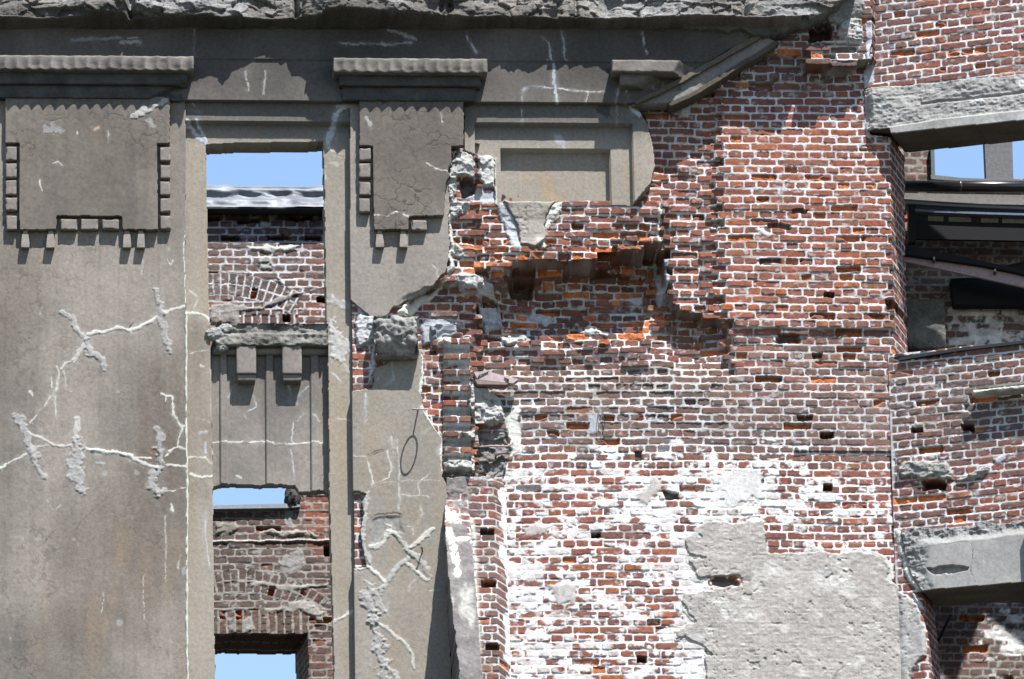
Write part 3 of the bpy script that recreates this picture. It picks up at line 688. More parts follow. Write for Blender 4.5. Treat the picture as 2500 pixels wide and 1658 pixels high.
# --- window bay -------------------------------------------------------------
HOLE = K('a1', [(1398, 992), (1440, 978), (1700, 970), (1980, 970), (2150, 966), (2196, 962)]) + D((750, 600), (753, 730), (757, 830), (760, 1130), (771, 1568), (773, 1700), (499, 1700), (497, 1568), (492, 1130), (489, 900), (484, 730), (480, 600), (478, 400))
ST_W = [('a1', [(1260, 840), (1330, 900), (1400, 975)], .045, .008, C_BLU*1.1, .6), ('a1', [(1345, 830), (1380, 900), (1405, 970)], .026, .006, C_BLU*1.1, .5), ('a2', [(130, 730), (60, 800), (20, 900), (0, 985)], .048, .008, C_BLU*1.1, .5), ('a2', [(60, 740), (180, 745)], .03, .006, C_BLU, .5), ('a2', [(0, 1010), (50, 1045), (100, 1050)], .022, .006, C_REP, .5), ('a1', [(1300, 720), (1350, 780)], .02, .005, C_BLU, .4), ('a1', [(1235, 740), (1250, 800)], .02, .004, C_BLU, .4),
 ('b1', [(1265, 590), (1330, 600), (1390, 612), (1440, 665)], .026, .010, C_REP*1.15, .35), ('b1', [(1440, 670), (1445, 1000), (1450, 1300), (1458, 1558)], .018, .005, C_REP*1.1, .4), ('c1', [(1290, 168), (1370, 190), (1450, 180)], .030, .012, C_REP*1.1, .3), ('c1', [(1285, 52), (1390, 48)], .022, .008, C_REP, .4), ('c1', [(1395, 390), (1390, 600), (1430, 785)], .012, .002, C_BLU*1.15, .4), ('b1', [(1290, 440), (1330, 480)], .014, .003, C_REP*.9, .4), ('b1', [(1340, 500), (1310, 560)], .018, .003, C_REP*.9, .5), ('b1', [(1285, 868), (1420, 850)], .010, .003, C_BLU, .5), ('b1', [(1350, 1420), (1400, 1415)], .03, .006, C_LUMP*1.1, .6), ('b1', [(1370, 950), (1385, 955)], .03, .001, C_REP*.9, .5), ('b1', [(1400, 1480), (1395, 1540)], .02, .003, C_BLU*1.1, .5), ('b1', [(1340, 1310), (1420, 1345)], .012, .002, C_BLU*1.1, .4), ('c1', [(1400, 50), (1440, 95)], .01, .003, C_REP, .3),
 ('b1', [(2240, 660), (2290, 760), (2270, 870), (2330, 900), (2350, 800)], .10, .020, C_LUMP*1.25, .55), ('b1', [(2240, 520), (2360, 540)], .05, .010, C_LUMP*1.05, .7), ('b1', [(2250, 1000), (2310, 1060)], .014, .002, C_BLU*1.2, .5), ('b1', [(2280, 1320), (2360, 1318)], .008, .003, C_REP*1.1, .3), ('b1', [(2330, 940), (2360, 1000)], .03, .008, C_LUMP*1.1, .6), ('c1', [(2265, 1165), (2320, 1135), (2380, 1105)], .042, .018, C_REP*.9, .4), ('a1', [(2250, 1110), (2290, 1130)], .03, .004, C_LUMP, .5), ('a1', [(2215, 1130), (2212, 1210)], .02, .004, C_REP*.9, .4), ('b1', [(2260, 470), (2265, 490)], .02, .002, C_BLU*1.2, .5)]
def f_win(G):
    s, z = G.s, G.z
    band = z > z3+.0015*fbm(s*6, s*0, 2, 1)
    H = np.where(band, .067, 0.0)+.003*fbm(s*3, z*3, 3, 71)+.001*fbm(s*20, z*20, 2, 72)
    C = cem(G, 11); C = mixc(C, np.array([.345, .305, .25]), np.full(s.shape, .6))
    C = mixc(C, (.33, .25, .15), .3*ss(0, .5, fbm(s*9, z*.9, 3, 73)))
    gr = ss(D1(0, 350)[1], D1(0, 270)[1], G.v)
    C = mixc(C, C_GRIME_SHADE*.9, .72*gr)  # clean cement darkened around the lintel to deepen its shade
    C = mixc(C, (.11, .085, .065), .55*field(G.u+12*fbm(s*5, z*3, 3, 3), G.v, 0, [(D((425, 740), (490, 740), (495, 1150), (425, 1150)), 1, 70)])*(.7+.6*fbm(s*14, z*4, 3, 74)))
    strokes(G, H, C, ST_W)
    j = 2.5*fbm(s*14, z*14, 3, 75)
    hole = inside(G.u+j, G.v+j, HOLE)
    m = np.where(band, (s > X(392, 250, .067)) & (s < X(834, 250, .067)), (s > x_pl-.02) & (s < x_mp+.02)) & (z < zF2b+.02) & ~hole
    return H, m, C
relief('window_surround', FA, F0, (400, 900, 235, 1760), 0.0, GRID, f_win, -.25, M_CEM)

ribs = [tuple(K('b1', [(a, 1200), (b, 1200)])) for a, b in ((1497, 1545), (1806, 1856), (2112, 2168))]
ribs = [(F0.sz(*a, -.07)[0], F0.sz(*b, -.07)[0]) for a, b in ribs]
SP = D((466, 790), (776, 790), (782, 1137), (757, 1141), (748, 1134), (690, 1137), (681, 1123), (640, 1119), (600, 1121), (520, 1118), (505, 1121), (494, 1125), (466, 1122))
ST_S = [('b1', [(1450, 1480), (1540, 1465), (1700, 1470), (1850, 1482), (1990, 1485), (2195, 1480)], .018, .007, C_REP*1.05, .35), ('b1', [(1715, 1165), (1740, 1230), (1680, 1260)], .014, .003, C_BLU*1.15, .5), ('b1', [(1590, 1090), (1550, 1170)], .010, .002, C_BLU*1.1, .5), ('b1', [(2090, 1090), (2020, 1150), (1965, 1200)], .010, .002, C_BLU*1.1, .5), ('b1', [(1990, 1340), (1988, 1480)], .012, .002, C_BLU*1.15, .5), ('b1', [(2060, 1290), (2020, 1340)], .012, .003, C_BLU, .4), ('b1', [(2130, 1290), (2160, 1330)], .03, .004, C_LUMP*1.1, .7), ('b1', [(1660, 1290), (1685, 1370)], .008, .002, C_BLU*.9, .4), ('c1', [(1970, 0), (1990, 130), (2000, 240)], .010, .002, C_BLU*1.1, .4), ('c1', [(1600, 175), (1635, 190)], .02, .003, C_REP, .5), ('b1', [(1980, 1215), (2010, 1220)], .01, .004, C_REP, .4), ('b1', [(1965, 1080), (1960, 1200)], .012, .002, C_BLU*1.1, .4)]
def f_span(G):
    s, z = G.s, G.z
    H = -.1+.002*fbm(s*4, z*4, 3, 81)
    for a, b in ribs: H = np.where((s > a) & (s < b), H+.030, H)
    C = cem(G, 13, .10)
    strokes(G, H, C, ST_S)
    j = 3*fbm(s*18, z*18, 3, 82)
    return H, inside(G.u+j*.3, G.v+j, SP), C
relief('spandrel_panel', FA, F0, (490, 830, 835, 1212), -.1, GRID*.85, f_span, -.2, M_CEM)
def sillfn(Xv, sgn):
    f = sgn[:, 1] > 0
    up = ss(Zc(600, 768, .04)-.01, Zc(600, 768, .04)+.01, Xv[:, 2])
    Xv[:, 1] += f*(-.035*up + .020*fbm(Xv[:, 0]*14, Xv[:, 2]*20, 4, 5)+.012*fbm(Xv[:, 0]*40, Xv[:, 2]*40, 2, 6))
    Xv[:, 2] += (sgn[:, 2] < 0)*.008*fbm(Xv[:, 0]*20, Xv[:, 1]*9, 3, 7)
    return Xv
rbox('sill', (X(498, 790, .03), -.16, Zc(600, 797, .03)), (X(758, 790, .03), .035, Zc(600, 746, .03)), np.array([.20, .19, .17]), M_ROCK, FA, .011, .004, .02, 31, fn=sillfn, cvar=.7)
def lumpy(name, par, c, r, col, seed, mat=M_ROCK, amp=.3, squash=(1, 1, 1)):
    n, m = 22, 14; V = []; Fq = []
    th = np.linspace(0, 2*math.pi, n, endpoint=False); ph = np.linspace(-math.pi/2, math.pi/2, m)
    T, Pp = np.meshgrid(th, ph); x = np.cos(T)*np.cos(Pp); y = np.sin(T)*np.cos(Pp); z = np.sin(Pp)
    k = 1+amp*fbm(x*2.3+seed, z*2.3+y*1.7, 4, seed)+amp*.6*facets(x*2+seed, z*2+y, seed)[0]
    P = np.stack([c[0]+x*k*r*squash[0], c[1]+y*k*r*squash[1], c[2]+z*k*r*squash[2]], -1).reshape(-1, 3)
    for i in range(m-1):
        for j in range(n): Fq.append((i*n+j, i*n+(j+1) % n, (i+1)*n+(j+1) % n, (i+1)*n+j))
    cc = np.asarray(col)*(1+.35*fbm(x*5, z*5+y*3, 3, seed+3)).reshape(-1, 1)
    return mk(name, P, Fq, cc, mat, par)
def W3(px, py, h): s, z = F0.sz(px, py, h); return (s, -h, z)
lumpy('mortar_lump', FA, W3(*K('b1', [(1470, 740)])[0], .0), .07, C_LUMP*.95, 3, squash=(1.2, .7, .9))
lumpy('mortar_lump', FA, W3(*K('b1', [(1530, 700)])[0], .02), .045, C_LUMP*1.05, 4, squash=(1.2, .7, .9))
lumpy('mortar_lump', FA, W3(*K('b1', [(1512, 830)])[0], .0), .045, C_LUMP*.9, 5, squash=(1.1, .8, .9))
za = Zc(600, 809, -.05)
tube('roll_moulding', [(X(492, 809, -.05), .075, za), (X(560, 809), .075, za), (X(640, 809), .075, za), (X(762, 809, -.05), .075, za)], .036, C_CEM*.9, M_CEM, FA, 14)
for u0, u1 in ((546, 591.5), (651.5, 697)):
    b = rbox('bracket', (X(u0, 850, .02), -.12, Zc(600, 863, .02)), (X(u1, 850, .02), .02, Zc(600, 798, .02)), C_CEM*.8, M_CEM, FA, .014, .002, .006, int(u0))
    rbox('bracket_foot', (X(u0, 850, .0)+.006, -.12, Zc(600, 879, 0)), (X(u1, 850, .0)-.006, .0, Zc(600, 863, 0)-.001), C_CEM*.8, M_CEM, b, .014, .002, .006, int(u1))

def jfn(Xv, sg):
    Xv[:, 0] += .007*fbm(Xv[:, 2]*7, Xv[:, 2]*0, 3, 3)+sg[:, 0]*.006*fbm(Xv[:, 2]*16+sg[:, 0]*5, Xv[:, 2]*0, 3, 4)
    Xv[:, 1] += (sg[:, 1] > 0)*.006*fbm(Xv[:, 2]*20, Xv[:, 2]*0, 3, 5)
    return Xv
rbox('joint_mortar', (x_pl-.011, .05, Zc(440, 1680, .09)), (x_pl+.007, .092, Zc(432, 722, .09)), C_REP*.92, M_CEM, FA, .014, .002, .0, 21, fn=jfn, cvar=.2)

# --- blind panel bay ----------------------------------------------------------
P_BL = D((1071, 228), (1466, 230), (1478, 258), (1494, 284), (1507, 330), (1513, 385), (1502, 425), (1482, 446), (1463, 469), (1144, 468), (1142, 364), (1108, 361), (1071, 347))
xa, xb, xc_, xd = X(1098, 400, .067), X(1461.5, 330, .067), X(1157, 400, 0), X(1409.5, 400, 0)
zi = Zc(1280, 345, 0)
ST_B = [('a2', [(1320, 690), (1320, 830)], .012, .002, C_BLU, .3), ('a2', [(1970, 700), (1970, 830)], .014, .002, C_BLU, .3), ('a2', [(2060, 720), (2110, 800)], .04, .006, C_BLU, .5), ('a2', [(1145, 1060), (1140, 1360)], .016, .006, C_REP*1.1, .3), ('a2', [(1145, 1370), (1350, 1378)], .012, .006, C_REP*1.1, .4), ('a2', [(1560, 930), (1600, 960)], .06, .002, C_BLU*.9, .5), ('a2', [(1295, 1285), (1297, 1295)], .012, -.006, (.05, .04, .04), .2), ('a2', [(1860, 740), (1900, 760)], .10, .001, (.06, .06, .062), .6), ('a2', [(2150, 1300), (2110, 1370)], .02, .006, C_LUMP*.7, .6)]
def f_blind(G):
    s, z = G.s, G.z
    H = np.full(s.shape, .067)
    H = np.where((s > xa) & (s < xb) & (z < z3), 0.0, H)
    H = np.where((s > xc_) & (s < xd) & (z < zi), -.085, H)
    H = H+.0025*fbm(s*3, z*3, 3, 91)+.001*fbm(s*20, z*20, 2, 92)
    C = cem(G, 15); C = mixc(C, np.array([.345, .305, .25]), np.full(s.shape, .6))
    C = mixc(C, (.36, .25, .14), .5*ss(.0, .5, fbm(s*6, z*2, 3, 93))*ss(zi, zi-.35, z))
    C = mixc(C, C_GRIME_SHADE*.9, .7*ss(D1(0, 345)[1], D1(0, 268)[1], G.v))  # top of the bay darkened to deepen the shade of its lip
    strokes(G, H, C, ST_B)
    j = 4*fbm(s*14, z*14, 3, 94)
    return H, inside(G.u+j*.6, G.v+j*.6, P_BL) & (z < zF2b+.02), C
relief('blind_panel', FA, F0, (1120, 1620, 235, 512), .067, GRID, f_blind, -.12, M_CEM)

# --- exposed brick core -----------------------------------------------------
zb0 = Zc(1500, 1430, -.1) % BC
def cav(u, v): return -.42+.30*ss(D1(0, 630)[1], D1(0, 880)[1], v)
Zs = [(D((780, -200), (1000, -200), (1000, 1700), (780, 1700)), .05, 0),
 (D((1000, 330), (1100, 330), (1100, 690), (1000, 700)), .045, 20), (D((940, 640), (1110, 690), (1110, 820), (940, 830)), -.06, 20),
 (D((1000, 760), (1095, 760), (1095, 1110), (1000, 1110)), .03, 0),
 (D((1085, 350), (1160, 350), (1165, 480), (1090, 490)), -.03, 20), (D((1090, 470), (1560, 470), (1570, 640), (1090, 640)), -.005, 14),
 (D((1185, 630), (1290, 612), (1400, 600), (1480, 578), (1540, 560), (1552, 600), (1540, 660), (1600, 690), (1660, 700), (1670, 800), (1640, 840), (1100, 860), (1085, 760), (1130, 690)), cav, 84),
 (D((1085, 800), (1660, 795), (1700, 860), (1500, 930), (1090, 930)), lambda u, v: -.20+.09*ss(D1(0, 790)[1], D1(0, 900)[1], v), 24),
 (D((1222, 588), (1300, 573), (1400, 578), (1552, 543), (1556, 568), (1490, 598), (1300, 613), (1218, 620)), .05, 0), (D((1225, 600), (1300, 590), (1480, 570), (1500, 590), (1300, 613), (1218, 620)), .025, 0),
 (D((1540, 180), (1640, 180), (1645, 720), (1560, 720), (1520, 560)), -.115, 8),
 (D((1638, -100), (2075, -100), (2075, 760), (1780, 770), (1646, 735)), -.06, 10),
 (D((1780, 70), (2000, 60), (2000, 150), (1860, 160), (1740, 140), (1640, 200), (1560, 240), (1560, 180)), .07, 8), (D((1640, 160), (1970, 130), (1960, 178), (1640, 215)), -.01, 10), (D((1860, 118), (2005, 118), (2005, 168), (1860, 170)), .13, 0), (D((1870, -60), (2010, -60), (2010, 122), (1900, 122)), .12, 10)]
Wash = [(D((1160, 1050), (1500, 1040), (1800, 1055), (2060, 1090), (2060, 1230), (1700, 1240), (1600, 1290), (1590, 1570), (1150, 1700), (1150, 1120)), .37, 120), (D((1330, 1110), (1780, 1080), (1800, 1190), (1330, 1180)), .62, 90), (D((1560, 1250), (1640, 1250), (1640, 1700), (1540, 1700)), .95, 70), (D((1160, 1320), (1330, 1320), (1330, 1420), (1160, 1420)), .45, 70), (D((1800, 1170), (2060, 1180), (2060, 1260), (1800, 1250)), .4, 60), (D((1170, 1480), (1560, 1500), (1560, 1600), (1170, 1600)), .44, 60)]
Soot = [(D((1090, 830), (1600, 830), (1700, 900), (2060, 920), (2060, 1050), (1100, 1050)), .62, 90), (D((1640, -50), (2000, -50), (2000, 190), (1640, 230)), .6, 60), (D((1560, 740), (2060, 760), (2060, 900), (1560, 880)), .38, 80), (D((1000, 1100), (1180, 1100), (1180, 1700), (1000, 1700)), .6, 30), (D((1080, 680), (1650, 700), (1640, 800), (1080, 830)), .30, 60), (D((1640, 250), (2060, 250), (2060, 740), (1640, 740)), .02, 60)]
Spl = [(D((1180, 480), (1560, 480), (1640, 720), (1640, 800), (1180, 760)), .26, 60), (D((1560, 300), (2060, 290), (2060, 840), (1560, 800)), .10, 80), (D((1030, 560), (1200, 560), (1200, 640), (1030, 640)), .6, 30), (D((1250, 560), (1560, 530), (1560, 620), (1250, 620)), .55, 20), (D((1640, 180), (2000, 180), (2000, 290), (1640, 290)), .08, 30), (D((1000, 1040), (2060, 1040), (2060, 1700), (1000, 1700)), .03, 30)]
Orn = [(D((1560, 290), (2060, 290), (2060, 720), (1560, 720)), .14, 80), (D((1050, 480), (1560, 480), (1640, 760), (1050, 760)), .22, 60), (D((1160, 1230), (1600, 1230), (1600, 1700), (1160, 1700)), .14, 60)]
Lm = [
 (D((1032, 395), (1062, 360), (1100, 370), (1098, 420), (1060, 430), (1050, 470), (1090, 478), (1080, 505), (1040, 520), (1026, 480)), .075, C_LUMP*1.15, 10, 'mix'),
 (D((1100, 362), (1143, 360), (1146, 440), (1120, 445), (1098, 420)), .05, C_LUMP*1.35, 8, 'mix'), (D((1060, 425), (1098, 425), (1100, 470), (1058, 470)), -.10, (.16, .155, .15), 6, 'abs'), (D((1098, 440), (1145, 445), (1145, 480), (1060, 478)), .005, C_BLU*.9, 6, 'flat'),
 (D((1028, 560), (1070, 580), (1085, 605), (1040, 610)), .03, C_LUMP*1.1, 8, 'r'), (D((1028, 500), (1046, 500), (1046, 640), (1028, 650)), .05, C_REP, 8, 'mix'), (D((1042, 645), (1110, 640), (1140, 650), (1148, 680), (1120, 690), (1060, 680)), .045, C_LUMP*1.2, 8, 'mix'), (D((1150, 660), (1160, 700), (1165, 740), (1148, 740)), .10, C_MORT*.9, 6, 'r'),
 (D((905, 735), (960, 690), (1030, 650), (1045, 655), (1000, 690), (950, 735), (930, 745)), .03, C_REP*1.1, 8, 'mix'),
 (D((962, 745), (1010, 735), (1060, 740), (1085, 745), (1030, 770), (1000, 800), (975, 805)), .035, C_BLU*.85, 6, 'flat'),
 (D((1010, 790), (1040, 790), (1040, 812), (1000, 815)), .05, C_REP*1.1, 5, 'r'), (D((1140, 470), (1200, 480), (1200, 600), (1175, 580), (1150, 500)), .02, C_BLU, 10, 'mix'), (D((1180, 485), (1210, 500), (1210, 560), (1190, 560)), .03, C_LUMP*1.1, 8, 'mix'), (D((1255, 480), (1300, 474), (1300, 500), (1262, 540), (1262, 580), (1245, 590)), .03, C_REP, 8, 'mix'),
 (D((830, 720), (870, 745), (870, 800), (825, 820), (812, 760)), .05, C_MORT*.85, 8, 'mix'), (D((805, 690), (870, 735), (905, 735), (880, 755), (820, 740)), .02, C_BLU, 8, 'mix'), (D((860, 780), (970, 790), (960, 850), (870, 850), (855, 900), (845, 900)), .03, C_BLU, 8, 'mix'),
 (D((1080, 900), (1120, 890), (1162, 920), (1172, 965), (1150, 985), (1095, 990), (1075, 960)), .09, C_LUMP*1.15, 9, 'r'), (D((1060, 1008), (1100, 1000), (1135, 1010), (1135, 1035), (1070, 1030)), .06, C_LUMP*1.15, 8, 'mix'), (D((1025, 1060), (1085, 1055), (1100, 1090), (1160, 1100), (1160, 1112), (1025, 1105)), .06, C_LUMP*1.25, 8, 'mix'), (D((1100, 1000), (1175, 990), (1190, 1030), (1160, 1105), (1100, 1095)), -.12, (.20, .19, .18), 6, 'abs'), (D((1160, 960), (1200, 930), (1205, 1040), (1180, 1060), (1170, 1000)), .01, C_REP*1.1, 8, 'mix'), (D((1085, 880), (1100, 870), (1110, 910), (1085, 915)), .08, C_MORT, 6, 'r'),
 (D((1590, 0), (1990, -20), (1985, 110), (1920, 75), (1880, 72), (1830, 70), (1780, 90), (1740, 60)), .03, (.27, .265, .26), 10, 'mix'), (D((1930, 70), (1988, 55), (1985, 118), (1960, 122), (1925, 108)), .09, C_LUMP*1.05, 8, 'mix'), (D((1865, 108), (1990, 112), (1990, 124), (1865, 122)), .075, C_MORT*.9, 4, 'flat'), (D((1990, 60), (2012, 60), (2012, 330), (1994, 320)), .012, C_BLU*1.05, 4, 'flat'),
 (D((1455, 1150), (1520, 1090), (1525, 1130), (1490, 1170)), .012, (.47, .43, .41), 14, 'flat'), (D((1195, 1215), (1275, 1205), (1260, 1240), (1215, 1240)), .012, (.45, .41, .39), 14, 'flat'), (D((1265, 1345), (1335, 1345), (1330, 1395), (1285, 1400)), .014, (.45, .42, .40), 12, 'flat'), (D((1355, 950), (1385, 950), (1385, 1000), (1355, 1000)), .006, C_BLU*.9, 6, 'flat'), (D((1640, 1090), (1770, 1080), (1770, 1150), (1690, 1170)), .008, (.60, .58, .56), 22, 'flat'), (D((1560, 225), (1600, 230), (1590, 275), (1562, 275)), .02, C_MORT*.9, 8, 'flat'), (D((1515, 480), (1530, 470), (1525, 600), (1510, 640)), .03, C_REP, 6, 'mix'), (D((1735, 530), (1760, 525), (1790, 545), (1775, 552)), .012, C_MORT, 5, 'flat'), (D((1080, 740), (1000, 760), (1000, 800), (1040, 790)), -.07, C_BLU*.7, 6, 'flat')]
PATCH = K('c3', [(440, 480), (600, 470), (615, 590), (640, 690), (880, 690), (1300, 700), (1420, 730), (1450, 800), (1440, 880), (1700, 1000), (1720, 1700), (190, 1700), (190, 1400), (240, 1390), (180, 1330), (70, 1260), (0, 1270), (0, 1230), (140, 1150), (60, 1050), (30, 1020), (60, 960), (400, 930), (450, 920), (440, 860), (260, 865), (150, 850), (110, 780), (90, 720), (200, 730), (90, 690), (60, 620), (130, 530), (230, 490)])
Lm += [(D((1228, 690), (1290, 700), (1272, 732), (1222, 722)), .03, C_BLU, 10, 'mix'), (D((1430, 662), (1500, 655), (1484, 692)), .03, C_BLU, 10, 'mix'), (D((1145, 762), (1210, 745), (1245, 776), (1170, 792)), .05, C_LUMP*1.1, 10, 'mix'), (D((1330, 735), (1420, 745), (1405, 768), (1340, 760)), .03, C_MORT*.9, 10, 'mix'), (D((1096, 700), (1150, 690), (1165, 735), (1120, 760)), .05, C_BLU, 10, 'mix'), (D((1515, 600), (1550, 590), (1545, 680), (1520, 690)), .04, C_BLU, 8, 'mix')]
Pla = [(PATCH, .003, (.58, .56, .53), 46), (PATCH, .007, (.47, .445, .42), 24), (PATCH, .017, (.375, .345, .318), 10),
       ([(1225, 494), (1362, 494), (1332, 540), (1328, 600), (1300, 614), (1270, 605), (1262, 560), (1235, 515)], .04, C_CEM*1.1, 4)]
Hol = [(x, y, w, h, d) for (x, y, w, h, d) in [
 (2025, 722, 26, 12, .10), (1924, 826, 62, 22, .05), (2180, 744, 40, 26, .09), (2019, 1061, 32, 14, .12), (2270, 1052, 30, 12, .12), (1457, 1305, 24, 13, .11), (1567, 1608, 28, 16, .12), (2022, 1187, 22, 20, .12), (1560, 1112, 20, 26, .03), (1995, 868, 26, 14, .05), (1900, 555, 60, 14, .03), (1773, 1418, 66, 22, .035), (1640, 1208, 40, 20, .04), (1952, 520, 40, 10, .03), (1965, 1018, 40, 14, .05), (1880, 640, 60, 12, .03)]]
Hol2 = [(D1(1888, 93)[0], D1(0, 93)[1], 52, 46, .2), (D1(1205, 640)[0], D1(0, 640)[1], 60, 60, .12)]
P_BODY = D((780, -200), (2008, -200), (2008, 312), (2056, 318), (2058, 560), (2080, 700), (2092, 825), (2100, 826), (2100, 1800), (780, 1800))
def jamb_skin(sk, Zu, hk, Cu):
    r, c, e, *_ = bonds(hk*1.0+.03, Zu-zb0, 5)
    cb = PAL[np.floor(hsh(r, c, 1)*8).astype(int) % 8]*.8
    cm = C_MORT*.8*(1+.1*fbm(hk*20, Zu*20, 2, 3))[:, None]
    return np.where((e > .001)[:, None], cb, cm)
def f_core(G):
    H, C = masonry(G, -.10, Zs, 1, zb0, Soot, .14, Wash, .05, Spl, Orn, C_MORT,
        [(D((1080, 830), (1700, 830), (1700, 930), (1080, 930)), (.43, .43, .41), 30), (D((1080, 930), (2060, 900), (2060, 1040), (1080, 1040)), (.48, .485, .49), 50), (D((1150, 1020), (2060, 1040), (2060, 1800), (1150, 1800)), (.74, .745, .75), 40), (D((1640, 130), (2000, 120), (2000, 300), (1640, 300)), (.60, .62, .66), 30)],
        Lm, Pla, Hol+Hol2, [(D((1020, 782), (1083, 782), (1086, 1105), (1024, 1105)), .085, -.03)], tints=[(D((1030, 470), (1560, 470), (1650, 720), (1650, 830), (1030, 830)), (.235, .088, .058), .45, 40), (D((1560, 200), (2075, 200), (2075, 780), (1660, 780), (1560, 700)), (.30, .102, .062), .55, 60), (D((1080, 840), (2060, 840), (2060, 1060), (1080, 1060)), (.20, .105, .078), .6, 80), (D((1150, 1080), (2060, 1080), (2060, 1800), (1150, 1800)), (.27, .082, .058), .4, 60), (D((1640, 60), (2000, 60), (2000, 260), (1640, 260)), (.17, .07, .058), .5, 60)],
        juts=[(D((1090, 470), (1560, 470), (1570, 560), (1200, 600), (1090, 560)), .022, 40), (D((1190, 560), (1560, 520), (1570, 600), (1300, 640), (1190, 650)), .06, 30), (D((1090, 600), (1560, 560), (1600, 660), (1660, 700), (1680, 800), (1560, 850), (1090, 870)), .095, 60), (D((1030, 480), (1110, 480), (1120, 760), (960, 760), (940, 700)), .06, 30), (D((1530, 200), (1640, 180), (1650, 740), (1560, 740)), .035, 20), (D((1640, 480), (2060, 400), (2060, 900), (1640, 900)), .008, 80), (D((1090, 850), (1700, 850), (1700, 960), (1090, 960)), .018, 50), (D((1640, 60), (2000, 40), (2000, 200), (1640, 230)), .07, 30)], smear=.12,
        smears=[(D((1080, 840), (1700, 850), (1700, 1000), (1080, 960)), .75, 80), (D((1560, 280), (2060, 280), (2060, 760), (1640, 760)), .22, 60), (D((1560, 180), (1650, 180), (1650, 800), (1560, 800)), .5, 30), (D((1150, 1010), (2060, 1010), (2060, 1700), (1150, 1700)), .10, 60), (D((1090, 640), (1640, 640), (1640, 830), (1090, 830)), .5, 60)])
    # splayed arris of the jamb
    m2 = (G.v > D1(0, 318)[1]) & (G.v < D1(0, 826)[1])
    edge = np.interp(G.v, [336, 590, 740, 872], [2174, 2174, 2182, 2180])
    H = np.where(m2, H-np.clip((G.u-edge)/291*2.4, 0, .2), H)
    # the wall steps along the diagonal crack
    ck = np.interp(G.v, [1098, 1140, 1200, 1230, 1300, 1330], [1938, 1938, 1942, 1946, 1956, 2018])
    H = np.where((G.v > 1100) & (G.v < 1325) & (G.u > ck) & (G.u < 2200), H-.016, H)
    m = inside(G.u, G.v, P_BODY)
    pb = sdp(G.u, G.v+14, P_BL)
    H = np.where(pb > 4, np.minimum(H, -.15), H)
    m &= (G.s > x_mp+.012) & ((G.v < 873) | (G.s < F0.sz(*D1(2057, 1050), -.095)[0]+.09))
    return H, m, np.clip(C, .02, .88)
relief('brick_core', FA, F0, (845, 2225, -115, 1760), -.08, GRID*.92, f_core, -.55, M_BRICK, bdir=.36, layers=46, skin=jamb_skin)

# --- stub of the cross wall, leaning out as it comes down --------------------
P_PIER = K('c2', [(805, 190), (830, 205), (960, 180), (1120, 185), (1200, 200), (1235, 240), (1245, 700), (1260, 1300), (1290, 1720), (1300, 2400), (862, 2400), (850, 1720), (820, 1300), (795, 900), (785, 560), (792, 430)])
def f_pier(G):
    v = ss(1150, 1680, G.v); lv = np.clip((G.v-1225)/495, 0, 1.2)
    xa1 = np.interp(G.v, [1160, 1290, 1660, 1760], [1138, 1148, 1162, 1165])
    xb1 = np.interp(G.v, [1160, 1290, 1660, 1760], [1202, 1204, 1216, 1218])
    xe = np.interp(G.v, [1160, 1290, 1660, 1760], [1240, 1241, 1252, 1254])
    H0, C0 = masonry(G, 0.0, (), 6, zb0, (), .45, (), .06, jut=.006)
    front = .06+.13*v
    t = np.clip((G.u-xb1)/(xe-xb1), 0, 1)
    H = H0 + front*(1-t) - .105*t
    H = np.where(t >= 1, -.12, H)
    # mortar seam and the render-faced outer leaf
    left = ss(xa1+3, xa1-3, G.u+3*fbm(G.s*14, G.z*14, 3, 5))
    n = fbm(G.s*8, G.z*8, 4, 7)
    outer = .09+.88*lv + .02*n + .004*fbm(G.s*40, G.z*40, 2, 8)
    H = H*(1-left)+outer*left
    brk = (fbm(G.s*6+3, G.z*9, 3, 9) > .10) & (G.v < 1350)
    cl = np.array([.175, .16, .156])*(1+.3*n+.15*fbm(G.s*28, G.z*28, 2, 3))[..., None]
    cl = mixc(cl, C_REP*.75, .8*ss(.22, .5, fbm(G.s*9, G.z*3.2, 3, 12)))
    cl = np.where((brk & (left > .5))[..., None], C0, cl)
    C = mixc(C0, cl, left)
    seam = np.exp(-((G.u-xa1-6+4*fbm(G.s*9, G.z*9, 3, 10))/6)**2)*(G.v > 1270)
    H += .015*seam; C = mixc(C, C_REP*1.05, seam)
    strokes(G, H, C, [('c2', [(800, 600), (830, 700), (850, 800), (855, 950)], .05, .012, C_REP*1.2, .6), ('c2', [(850, 670), (930, 655)], .045, .012, C_REP*1.1, .5), ('c2', [(800, 440), (840, 500), (900, 520)], .09, .02, C_REP*1.2, .7), ('c2', [(830, 290), (930, 270), (930, 330)], .07, .012, (.22, .2, .19), .8), ('c2', [(800, 190), (1000, 190), (1120, 195)], .03, .012, C_MORT*.9, .5), ('c2', [(850, 370), (910, 390)], .06, .012, (.25, .23, .22), .8)])
    wash = ss(.05, .25, fbm(G.s*9, G.z*9, 3, 77)+1.3*(t-.55))*(t > .15)
    C = mixc(C, (.84, .835, .82), .9*wash)
    for hu, hv, hw, hh in ((1189, 1302, 34, 15), (1192, 1432, 36, 17), (1200, 1590, 34, 16)):
        w = 1-ss(.8, 1.1, np.maximum(np.abs(G.u-hu)/(hw/2), np.abs(G.v-hv)/(hh/2)))
        H -= .10*w; C = mixc(C, (.10, .07, .06), .8*w)
    m = inside(G.u+3*fbm(G.s*14, G.z*14, 3, 13), G.v+3*fbm(G.s*12, G.z*12, 3, 14), P_PIER)
    return H, m, C
relief('cross_wall_stub', FA, F0, (1060, 1275, 1150, 1930), .05, GRID*.85, f_pier, -.11, M_BRICK, layers=6)

